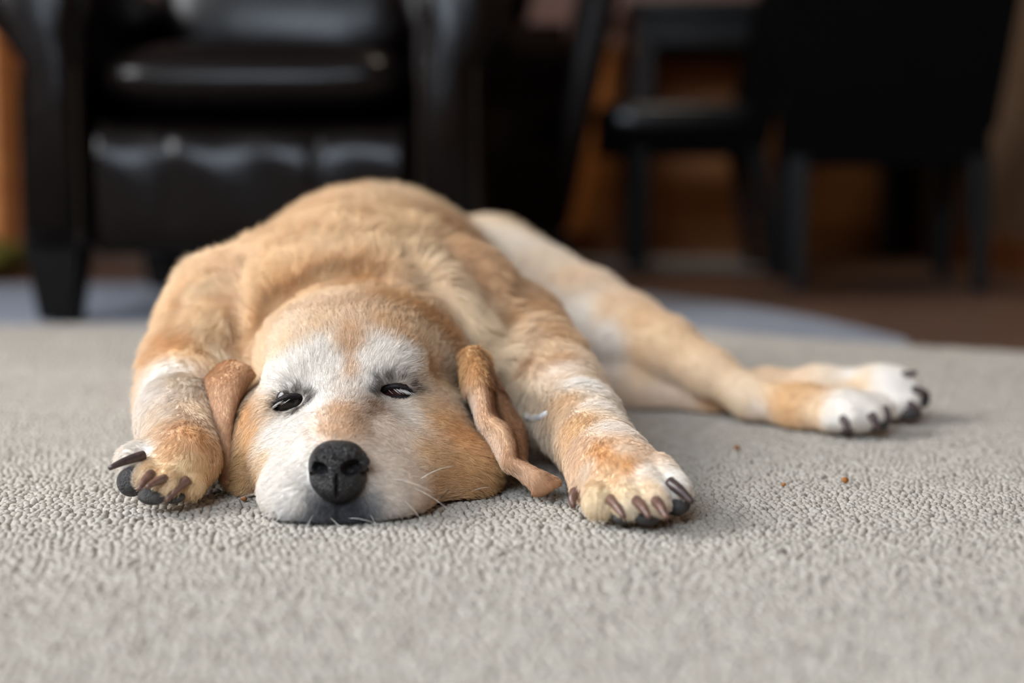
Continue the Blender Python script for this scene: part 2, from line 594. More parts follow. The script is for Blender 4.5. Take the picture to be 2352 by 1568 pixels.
tb = thing('dining_table', 'dark espresso wood dining table behind the black dining chairs', 'table', (0.93, 4.52, -0.010))
bm = bmesh.new()
add_box(bm, (-0.60, -0.39, 0.725), (0.38, 0.24, 0.765), 0.006)
bm_obj('tabletop', bm, M_TABLE, tb, smooth=False)
bm = bmesh.new()
for lo, hi in (((-.56, -.36, .64), (.32, -.335, .725)), ((-.56, .155, .64), (.32, .18, .725)), ((-.56, -.335, .64), (-.535, .155, .725)), ((.295, -.335, .64), (.32, .155, .725))):
    add_box(bm, lo, hi)
bm_obj('apron', bm, M_TABLE, tb, smooth=False)
for sx in (-.55, .305):
    for sy in (-.35, .17):
        bm = bmesh.new()
        add_taper(bm, (sx, sy, 0), (.018, .018), (sx, sy, .725), (.030, .030), .003)
        bm_obj('leg', bm, M_TABLE, tb, smooth=False)


def dining_chair(label, skirt, top, w, flare, pad_mat, inset=.03):
    """faces -y; origin on the floor at the seat centre"""
    t = thing('dining_chair', label, 'chair', (0, 0, 0), 0, 'black dining chairs')
    d = 0.22
    link('seat', pillow_mesh('seat', (0, 0, top - .045), (w, d, 0.045), 0.30, 48, 18, 0.006, 10, 4), pad_mat, t)
    bm = bmesh.new()
    add_box(bm, (-w + .01, -d + .01, skirt), (w - .01, d - .01, top - .07), 0.006)
    bm_obj('seat_apron', bm, M_BLACKCLOTH, t, smooth=False)
    for sx in (-1, 1):
        for sy in (-1, 1):
            bm = bmesh.new()
            out = 0.05 if sy > 0 else 0.0
            yy = sy * (d - (.03 if sy > 0 else inset))
            add_taper(bm, (sx * (w - .03), yy + out, 0), (.015, .015), (sx * (w - .03), yy, skirt + .02), (.024, .024), .003)
            bm_obj('leg', bm, M_BLACKWOOD, t, smooth=False)
    bm = bmesh.new()
    add_taper(bm, (0, d - .035, top - .12), (w, .034), (0, d + .11, 1.02), (w + flare, .028), .012)
    bm_obj('backrest', bm, M_BLACKCLOTH, t, smooth=False)
    return t


c1 = dining_chair('black dining chair seen from behind beside the tan wall, tall upholstered back', 0.285, 0.48, 0.232, 0.07, M_BLACKLEATHER)
c1.location = (0.875, 3.45, -0.010)
c1.rotation_euler = (0, 0, math.radians(174))
c2 = dining_chair('black dining chair turned sideways with a glossy leather seat before the oak sideboard', 0.315, 0.455, 0.19, 0.02, M_BLACKLEATHER, .11)
c2.location = (0.445, 3.90, -0.010)
c2.rotation_euler = (0, 0, math.radians(-90))

# ------------------------------------------------------------------ carpet: base plus loops of pile
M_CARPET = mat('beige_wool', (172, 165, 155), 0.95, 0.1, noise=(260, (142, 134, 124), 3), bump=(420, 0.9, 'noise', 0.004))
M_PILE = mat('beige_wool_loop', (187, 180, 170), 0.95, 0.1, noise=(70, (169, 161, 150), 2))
cp = [(-2.6, -1.6), (1.25, -1.6)] + [(p.x, p.y) for p in edge[::-1]]
cp[2] = (1.25, cp[2][1] - .1)
cp.append((-2.6, cp[-1][1]))
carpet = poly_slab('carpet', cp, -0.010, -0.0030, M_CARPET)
tag(carpet, 'beige loop-pile wool carpet under the sleeping dog', 'carpet')
pitch_x, pitch_y = 0.0056, 0.0044
pts = []
ys = np.arange(0.55, 1.75, pitch_y)
ca, sa = math.cos(math.radians(-7)), math.sin(math.radians(-7))
for yy in ys:
    half = 0.40 * yy + 0.10
    xs = np.arange(-half, half, pitch_x)
    pts.append(np.stack([xs, np.full_like(xs, yy)], -1))
for yy in np.arange(1.75, 2.6, 0.0075):
    half = 0.40 * yy + 0.10
    xs = np.arange(-half, half, 0.0095)
    pts.append(np.stack([xs, np.full_like(xs, yy)], -1))
pts = np.concatenate(pts)
pts = np.stack([pts[:, 0] * ca - (pts[:, 1] - 1.1) * sa, (pts[:, 0]) * sa + (pts[:, 1] - 1.1) * ca + 1.1], -1)
pts[:, 0] += 0.0016 * np.sin(pts[:, 1] * 90 + 3 * np.sin(pts[:, 0] * 23)) + 0.002 * np.sin(pts[:, 1] * 31)
pts[:, 1] += 0.0015 * np.sin(pts[:, 0] * 80 + 2 * np.sin(pts[:, 1] * 29))
pts += rng.normal(0, 0.0010, pts.shape)
keep = rng.random(len(pts)) > 0.035
keep &= pts[:, 1] < np.interp(pts[:, 0], [p.x for p in edge], [p.y - 0.006 for p in edge])
pts = pts[keep]
big = np.where(pts[:, 1] > 1.75, 1.65, 1.0)
N = len(pts)


def loops(P2, S, ring_r, ring_z, size):
    """a low knotted dome for each point: verts and triangles"""
    N, R = len(P2), len(ring_r)
    tv = [(r_ * math.cos(2 * math.pi * k / S), r_ * math.sin(2 * math.pi * k / S), z_) for r_, z_ in zip(ring_r, ring_z) for k in range(S)]
    tv = np.array(tv + [(0, 0, 1.0)])
    tf = []
    for i in range(R - 1):
        for k in range(S):
            l = (k + 1) % S
            tf += [(i * S + k, i * S + l, (i + 1) * S + l), (i * S + k, (i + 1) * S + l, (i + 1) * S + k)]
    for k in range(S):
        tf.append(((R - 1) * S + k, (R - 1) * S + (k + 1) % S, R * S))
    rot = rng.normal(0.75, 0.55, N)
    V = np.repeat(tv[None], N, 0)
    V[..., 0] *= (rng.uniform(0.0029, 0.0040, N) * size)[:, None]
    V[..., 1] *= (rng.uniform(0.0022, 0.0029, N) * size)[:, None]
    V[..., 2] *= (rng.uniform(0.0024, 0.0034, N) * np.minimum(size, 1.2))[:, None]
    V[..., 0] += V[..., 2] * rng.normal(0.0, 0.35, N)[:, None]
    c_, s_ = np.cos(rot)[:, None], np.sin(rot)[:, None]
    X = V[..., 0] * c_ - V[..., 1] * s_ + P2[:, 0][:, None]
    Y = V[..., 0] * s_ + V[..., 1] * c_ + P2[:, 1][:, None]
    V = np.stack([X, Y, V[..., 2] - 0.0027], -1).reshape(-1, 3)
    return V, (np.array(tf)[None] + (np.arange(N) * len(tv))[:, None, None]).reshape(-1, 3)


far_ = pts[:, 1] > 1.75
out = []
for yy in np.arange(0.10, 2.6, 0.0080):
    half = 0.40 * yy + 0.10 if yy > .55 else 0.0
    xs = np.arange(half, half + 0.62, 0.0092)
    xs = np.concatenate([xs, -xs])
    out.append(np.stack([xs, np.full_like(xs, yy)], -1))
out = np.concatenate(out)
out = np.stack([out[:, 0] * ca - (out[:, 1] - 1.1) * sa, out[:, 0] * sa + (out[:, 1] - 1.1) * ca + 1.1], -1)
out += rng.normal(0, 0.0012, out.shape)
out = out[(out[:, 1] < np.interp(out[:, 0], [p.x for p in edge], [p.y - 0.006 for p in edge])) & (out[:, 0] < 1.2)]
V1, T1 = loops(pts[~far_], 7, [1.0, 0.98, 0.62], [-0.7, 0.35, 0.86], np.ones((~far_).sum()))
rest = np.concatenate([pts[far_], out])
V2, T2 = loops(rest, 5, [1.0, 0.72], [-0.5, 0.72], np.full(len(rest), 1.65))
print('carpet loops', len(pts) + len(out), 'triangles', len(T1) + len(T2))
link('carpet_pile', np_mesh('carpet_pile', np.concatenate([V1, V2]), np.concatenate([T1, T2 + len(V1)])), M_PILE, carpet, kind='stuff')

# crumbs lying on the carpet
M_CRUMB = mat('toasted_crumb', (178, 112, 48), 0.7, noise=(300, (140, 82, 34)))
for i, (px, py, r_, lab) in enumerate(((560, 1152, .0019, 'small toasted crumb on the carpet between the left paw and the muzzle'),
                                       (1386, 1193, .0020, 'small toasted crumb on the carpet touching the toes of the right front paw'),
                                       (1941, 1110, .0022, 'orange crumb on the open carpet at the right, farther from the dog'),
                                       (1800, 1119, .0014, 'tiny yellow crumb on the open carpet right of the front paw'),
                                       (1693, 1034, .0020, 'tan crumb on the carpet before the hind paws'))):
    p = FL(px, py)
    bm = bmesh.new()
    bmesh.ops.create_icosphere(bm, subdivisions=2, radius=r_)
    for v in bm.verts:
        v.co += Vector((math.sin(v.co.y * 3000 + i), math.sin(v.co.z * 2600 + 2 * i), math.sin(v.co.x * 2800))) * r_ * 0.22
        v.co.x *= 1.25
    o = bm_obj('crumb', bm, M_CRUMB)
    o.location = (p.x, p.y, 0.0012 + r_ * .7)
    tag(o, lab, 'crumb', 'crumbs on the carpet')
# ------------------------------------------------------------------ the dog: one distance field, meshed as one continuous body
class Field:
    def __init__(s, xs, ys, zs):
        s.x, s.y, s.z = [a.astype(np.float32) for a in (xs, ys, zs)]
        s.F = np.full((len(xs), len(ys), len(zs)), 1.0, np.float32)

    def window(s, lo, hi):
        sl, g = [], []
        for a, l, h in zip((s.x, s.y, s.z), lo, hi):
            i0, i1 = np.searchsorted(a, l), np.searchsorted(a, h)
            sl.append(slice(i0, max(i1, i0 + 1)))
            g.append(a[sl[-1]])
        return tuple(sl), (g[0][:, None, None], g[1][None, :, None], g[2][None, None, :])

    def smin(s, sl, d, k):
        f = s.F[sl]
        h = np.maximum(k - np.abs(f - d), 0) / k
        s.F[sl] = np.minimum(f, d) - h * h * k * 0.25

    def ell(s, c, r, k=0.02, rz=0.0, rx=0.0, ry=0.0, cut=False):
        c = Vector(c)
        m = max(r) + k + 0.01
        sl, (X, Y, Z) = s.window((c.x - m, c.y - m, c.z - m), (c.x + m, c.y + m, c.z + m))
        R = (Matrix.Rotation(rz, 3, 'Z') @ Matrix.Rotation(ry, 3, 'Y') @ Matrix.Rotation(rx, 3, 'X')).transposed()
        dx, dy, dz = X - c.x, Y - c.y, Z - c.z
        q = [R[i][0] * dx + R[i][1] * dy + R[i][2] * dz for i in range(3)]
        a = sum((q[i] / r[i]) ** 2 for i in range(3)) ** 0.5
        b = sum((q[i] / r[i] ** 2) ** 2 for i in range(3)) ** 0.5 + 1e-6
        d = a * (a - 1) / b
        if cut:
            f = s.F[sl]
            h = np.maximum(k - np.abs(f + d), 0) / k
            s.F[sl] = np.maximum(f, -d) + h * h * k * 0.25
        else:
            s.smin(sl, d, k)

    def chain(s, pts, k=0.02, kj=None, flat=1.0):
        """pts: [(Vector, radius), ...] round-cone chain"""
        for (a, ra), (b, rb) in zip(pts, pts[1:]):
            a, b = Vector(a), Vector(b)
            m = max(ra, rb) + k + 0.01
            lo = [min(a[i], b[i]) - m for i in range(3)]
            hi = [max(a[i], b[i]) + m for i in range(3)]
            sl, (X, Y, Z) = s.window(lo, hi)
            ab = b - a
            t = ((X - a.x) * ab.x + (Y - a.y) * ab.y + (Z - a.z) * ab.z) / ab.length_squared
            t = np.clip(t, 0, 1)
            dx, dy, dz = X - a.x - t * ab.x, Y - a.y - t * ab.y, (Z - a.z - t * ab.z) / flat
            d = np.sqrt(dx * dx + dy * dy + dz * dz) - (ra + (rb - ra) * t)
            s.smin(sl, d, kj or k)

    def join(s, o, k):
        h = np.maximum(k - np.abs(s.F - o.F), 0) / k
        s.F = np.minimum(s.F, o.F) - h * h * k * 0.25

    def floor_cut(s, z0, k=0.004):
        d = z0 - s.z[None, None, :]
        h = np.maximum(k - np.abs(s.F - d), 0) / k
        s.F = np.maximum(s.F, d) + h * h * k * 0.25

    def march(s, px, py, y0=0.94, y1=1.6):
        """first point inside the field along the line of sight of a photo pixel"""
        for Y in np.arange(y0, y1, 0.0008):
            p = P(px, py, Y)
            i, j, k = [min(np.searchsorted(a, c), len(a) - 1) for a, c in zip((s.x, s.y, s.z), p)]
            if s.F[i, j, k] < 0:
                return p
        return P(px, py, y1)

    def mesh(s):
        F = s.F
        ins = F < 0
        n = ins.astype(np.int8)
        cs = (n[:-1, :-1, :-1] + n[1:, :-1, :-1] + n[:-1, 1:, :-1] + n[1:, 1:, :-1]
              + n[:-1, :-1, 1:] + n[1:, :-1, 1:] + n[:-1, 1:, 1:] + n[1:, 1:, 1:])
        act = (cs > 0) & (cs < 8)
        I = np.argwhere(act)
        idx = np.full(act.shape, -1, np.int32)
        idx[act] = np.arange(len(I))
        corners = [(i, j, k) for i in (0, 1) for j in (0, 1) for k in (0, 1)]
        val = {c: F[I[:, 0] + c[0], I[:, 1] + c[1], I[:, 2] + c[2]] for c in corners}
        acc = np.zeros((len(I), 3))
        cnt = np.zeros(len(I))
        for c in corners:
            for ax in range(3):
                if c[ax] == 0:
                    e = list(c)
                    e[ax] = 1
                    e = tuple(e)
                    a, b = val[c], val[e]
                    w = (a < 0) != (b < 0)
                    t = np.where(w, a / np.where(w, a - b, 1), 0)
                    p = np.tile(np.array(c, float), (len(I), 1))
                    p[:, ax] += t
                    acc[w] += p[w]
                    cnt[w] += 1
        acc /= cnt[:, None]
        V = np.empty((len(I), 3))
        for ax, a in enumerate((s.x, s.y, s.z)):
            V[:, ax] = a[I[:, ax]] + acc[:, ax] * (a[I[:, ax] + 1] - a[I[:, ax]])
        quads = []
        for ax in range(3):
            sl0 = [slice(None)] * 3
            sl1 = [slice(None)] * 3
            sl0[ax], sl1[ax] = slice(0, -1), slice(1, None)
            b_, c_ = (ax + 1) % 3, (ax + 2) % 3
            E = np.argwhere(ins[tuple(sl0)] != ins[tuple(sl1)])
            E = E[(E[:, b_] > 0) & (E[:, c_] > 0) & (E[:, b_] < act.shape[b_]) & (E[:, c_] < act.shape[c_])]
            def at(db, dc):
                q = E.copy()
                q[:, b_] -= db
                q[:, c_] -= dc
                return idx[q[:, 0], q[:, 1], q[:, 2]]
            q = np.stack([at(1, 1), at(0, 1), at(0, 0), at(1, 0)], -1)
            flip = ~ins[E[:, 0], E[:, 1], E[:, 2]]
            q[flip] = q[flip][:, ::-1]
            quads.append(q)
        return V, np.concatenate(quads)


def smooth_np(V, Q, it, lam=0.5):
    e = np.concatenate([Q[:, [0, 1]], Q[:, [1, 2]], Q[:, [2, 3]], Q[:, [3, 0]]])
    e = np.concatenate([e, e[:, ::-1]])
    deg = np.bincount(e[:, 0], minlength=len(V))[:, None]
    for i in range(it):
        for f in (lam, -lam * 1.02 if i % 2 else lam * 0):
            if f:
                S_ = np.stack([np.bincount(e[:, 0], V[e[:, 1], a], len(V)) for a in range(3)], -1)
                V = V + f * (S_ / np.maximum(deg, 1) - V)
    return V


def axis(segs):
    out = [segs[0][0]]
    for a, b, h in segs:
        n = max(1, int(round((b - a) / h)))
        out += list(a + (b - a) * (np.arange(n) + 1) / n)
    return np.array(out)


GX = axis(((-0.345, 0.145, 0.0022), (0.145, 0.47, 0.0042)))
GY = axis(((0.925, 1.16, 0.0022), (1.16, 1.40, 0.0036), (1.40, 2.10, 0.006)))
GZ = axis(((-0.008, 0.125, 0.0022), (0.125, 0.26, 0.0036)))
new = lambda: Field(GX, GY, GZ)
V3 = lambda x, y, z: Vector((x, y, z))

# --- torso
body = new()
K = 0.06
body.ell(V3(-0.150, 1.52, 0.100), (0.138, 0.25, 0.130), K)               # ribcage
body.ell(V3(-0.105, 1.70, 0.090), (0.118, 0.20, 0.098), K)               # loin
body.ell(V3(-0.045, 1.80, 0.080), (0.120, 0.13, 0.085), K)               # rump
body.ell(V3(-0.150, 1.30, 0.085), (0.135, 0.12, 0.085), K)               # chest
body.ell(V3(-0.142, 1.315, 0.110), (0.115, 0.12, 0.078), K)              # nape
body.ell(V3(-0.238, 1.30, 0.088), (0.052, 0.085, 0.072), 0.03)           # left shoulder
body.ell(V3(-0.042, 1.33, 0.092), (0.060, 0.10, 0.080), 0.03)            # right shoulder
body.chain([(V3(0.0, 1.88, 0.06), .03), (V3(0.05, 1.97, 0.03), .022), (V3(0.16, 2.03, 0.018), .012)], 0.03)   # tail behind the rump
# --- folds of loose neck skin
ruff = new()
ruff.chain([(P(650, 610, 1.33), .030), (P(800, 578, 1.345), .030), (P(950, 600, 1.33), .034), (P(1055, 690, 1.295), .037),
            (P(1125, 790, 1.25), .035), (P(1165, 875, 1.215), .027), (P(1188, 925, 1.198), .016)], 0.02)
ruff.chain([(P(600, 620, 1.33), .030), (P(505, 690, 1.28), .036), (P(492, 790, 1.23), .034), (P(505, 860, 1.20), .028)], 0.02)
body.join(ruff, 0.008)
neck = new()
neck.chain([(P(600, 800, 1.22), .030), (P(650, 720, 1.235), .036), (P(740, 675, 1.245), .038), (P(850, 668, 1.245), .038),
            (P(960, 710, 1.235), .036), (P(1030, 790, 1.215), .032)], 0.02)
neck.ell(V3(-0.13, 1.22, 0.075), (0.105, 0.09, 0.070), 0.02)
body.join(neck, 0.007)

# --- head
head = new()
K = 0.022
head.ell(V3(-0.126, 1.165, 0.092), (0.083, 0.078, 0.056), K)             # skull
head.ell(P(800, 815, 1.115), (0.060, 0.045, 0.036), K)                   # forehead
head.ell(P(686, 862, 1.085), (0.026, 0.022, 0.019), 0.014)               # brow ridges
head.ell(P(898, 838, 1.088), (0.026, 0.022, 0.019), 0.014)
head.ell(P(800, 918, 1.085), (0.048, 0.032, 0.024), K)                   # between the eyes
head.chain([(P(796, 955, 1.07), .027), (P(786, 1010, 1.03), .023), (P(777, 1058, 1.003), .0225)], K)   # bridge
head.ell(V3(-0.128, 1.075, 0.036), (0.066, 0.055, 0.036), K)             # jaw mass
head.ell(V3(-0.123, 1.020, 0.030), (0.048, 0.050, 0.028), 0.02)
head.ell(P(678, 1128, 1.004), (0.0265, 0.042, 0.0225), 0.014, rz=0.15)    # flews
head.ell(P(905, 1126, 1.014), (0.0310, 0.046, 0.0230), 0.014, rz=-0.25)
head.ell(P(702, 1042, 1.043), (0.021, 0.030, 0.024), 0.018)
head.ell(P(862, 1032, 1.048), (0.023, 0.030, 0.026), 0.018)
head.ell(P(965, 1075, 1.055), (0.026, 0.034, 0.026), 0.022)
head.ell(P(630, 1060, 1.060), (0.018, 0.030, 0.026), 0.022)
head.ell(P(775, 1172, 0.990), (0.030, 0.026, 0.013), 0.010)              # chin
head.ell(P(600, 1020, 1.112), (0.027, 0.052, 0.044), K)                  # left cheek
head.ell(P(585, 1085, 1.088), (0.022, 0.035, 0.026), 0.014)
head.ell(P(1000, 1015, 1.112), (0.034, 0.055, 0.044), K)                 # right cheek
head.ell(P(1075, 1075, 1.095), (0.027, 0.045, 0.028), 0.016)
head.ell(P(1035, 1092, 1.072), (0.030, 0.036, 0.022), 0.022)
head.ell(P(660, 960, 1.085), (0.026, 0.025, 0.022), 0.02)                # under the eyes
head.ell(P(920, 945, 1.088), (0.028, 0.026, 0.024), 0.02)
# eye sockets
EYES = []
for (ex, ey), tilt in zip(((668, 921), (912, 894)), (0.42, -0.14)):
    p = head.march(ex, ey)
    c = p + (p - Vector((0, 0, CAM_H))).normalized() * 0.0150
    EYES.append(dict(c=c, r=0.0135, tilt=tilt))
    head.ell(c + Vector((0, -0.010, 0)), (0.0128, 0.022, 0.0052), 0.003, ry=-tilt, cut=True)
# mouth line under the nose
head.ell(P(776, 1165, 0.962), (0.0022, 0.010, 0.010), 0.004, cut=True)
body.join(head, 0.014)

# --- creases: behind the neck ruff, along the occiput, on the left of the throat
def crease(line, r, k, y0=0.98):
    pts = []
    for (xa, ya), (xb, yb) in zip(line, line[1:]):
        m = max(2, int(math.hypot(xb - xa, yb - ya) / 16))
        pts += [(xa + (xb - xa) * t / m, ya + (yb - ya) * t / m) for t in range(m)]
    hits = [body.march(px, py, y0, 1.7) for px, py in pts]
    for i, p in enumerate(hits):
        f = min(1.0, (min(i, len(hits) - 1 - i) + 2) / 6)
        body.ell(p, (r * f, r * 1.2 * f, r * f), k, cut=True)


crease([(1010, 555), (1090, 625), (1150, 705), (1200, 800), (1228, 890)], 0.0095, 0.016)
crease([(930, 590), (1000, 660), (1060, 740), (1110, 830)], 0.0060, 0.014)
crease([(585, 770), (640, 690), (720, 640), (830, 625), (930, 645), (1010, 710), (1060, 780)], 0.0055, 0.012)
crease([(560, 610), (550, 700), (545, 790)], 0.0060, 0.014)
crease([(445, 640), (425, 720), (418, 790)], 0.0050, 0.012)

# --- fore legs
def paw(field, toes, k=0.008):
    for a, b, ra, rb in toes:
        field.chain([(a, ra), (b, rb)], k)


leg = new()
leg.chain([(P(1165, 780, 1.33), .056), (P(1235, 862, 1.235), .043), (P(1288, 915, 1.185), .0365), (P(1335, 972, 1.120), .0290),
           (P(1368, 1025, 1.068), .0245), (P(1402, 1075, 1.028), .0265), (P(1432, 1108, 0.998), .0280)], 0.02)
leg.ell(P(1440, 1102, 1.002), (0.033, 0.028, 0.0225), 0.010, rz=-0.3)
paw(leg, [(P(1390, 1112, .995), P(1378, 1156, 0.964), .0145, .0118), (P(1430, 1104, .986), P(1442, 1158, .953), .0135, .0108),
          (P(1474, 1100, .984), P(1503, 1153, .952), .0135, .0108), (P(1507, 1084, .992), P(1552, 1124, .968), .0135, .0105)], 0.0025)
leg.chain([(P(1365, 1108, 1.012), .012), (P(1336, 1122, 1.003), .008)], 0.008)
body.join(leg, 0.010)
leg2 = new()
leg2.chain([(P(505, 750, 1.30), .055), (P(450, 850, 1.215), .040), (P(424, 910, 1.160), .0335), (P(414, 965, 1.105), .0285), (P(416, 1015, 1.064), .0255)], 0.02)
leg2.ell(P(415, 1055, 1.040), (0.028, 0.034, 0.0265), 0.012, rz=0.4)
paw(leg2, [(P(390, 1022, 1.050), P(303, 1058, 1.022), .0140, .0118), (P(385, 1052, 1.036), P(340, 1096, 1.004), .0125, .0100),
           (P(412, 1062, 1.030), P(382, 1116, .998), .0130, .0105), (P(446, 1072, 1.038), P(432, 1112, 1.014), .0140, .0118)], 0.0025)
body.join(leg2, 0.010)

# --- hind legs thrown out to the side
hind = new()
hind.chain([(P(1120, 660, 1.72), .085), (P(1230, 705, 1.64), .065), (P(1340, 732, 1.57), .0500), (P(1440, 765, 1.515), .0370), (P(1530, 800, 1.47), .0280),
            (P(1630, 856, 1.43), .0205), (P(1730, 915, 1.39), .0170), (P(1840, 937, 1.355), .0185), (P(1930, 945, 1.335), .0215)], 0.025)
hind.ell(P(1950, 950, 1.320), (0.032, 0.026, 0.0210), 0.012)
paw(hind, [(P(1900, 950, 1.325), P(1905, 962, 1.305), .012, .0105), (P(1945, 945, 1.325), P(1952, 958, 1.300), .013, .0115),
           (P(1985, 940, 1.325), P(2003, 955, 1.303), .013, .0115), (P(2005, 928, 1.335), P(2030, 938, 1.318), .012, .0105)])
body.join(hind, 0.012)
hind2 = new()
hind2.chain([(P(1180, 800, 1.66), .060), (P(1330, 868, 1.545), .0330), (P(1480, 890, 1.485), .0270), (P(1640, 905, 1.455), .0210),
             (P(1760, 895, 1.44), .0180), (P(1880, 890, 1.425), .0185), (P(2000, 892, 1.41), .0215)], 0.02)
hind2.ell(P(2035, 895, 1.405), (0.030, 0.026, 0.0230), 0.012)
paw(hind2, [(P(2020, 872, 1.41), P(2062, 872, 1.405), .014, .0125), (P(2040, 895, 1.40), P(2092, 900, 1.395), .014, .0120),
            (P(2040, 920, 1.39), P(2085, 930, 1.382), .014, .0115), (P(2020, 930, 1.385), P(2050, 938, 1.375), .012, .0105)])
body.join(hind2, 0.008)
body.floor_cut(0.0008)
BV, BQ = body.mesh()
BV = smooth_np(BV, BQ, 4, 0.5)
del body, head, neck, ruff, leg, leg2, hind, hind2


def normals_np(V, Q):
    n = np.cross(V[Q[:, 2]] - V[Q[:, 0]], V[Q[:, 3]] - V[Q[:, 1]])
    out = np.zeros_like(V)
    for c in range(4):
        for a in range(3):
            out[:, a] += np.bincount(Q[:, c], n[:, a], len(V))
    return out / np.maximum(np.linalg.norm(out, axis=1, keepdims=True), 1e-12)


BN = normals_np(BV, BQ)
print('dog body', len(BV), 'verts')
bvh = BVHTree.FromPolygons([Vector(v) for v in BV], BQ.tolist())
EYE_C = Vector((0, 0, CAM_H))


def hit(px, py):
    d = (P(px, py, 1.0) - EYE_C).normalized()
    r = bvh.ray_cast(EYE_C, d)
    return r[0], r[1]
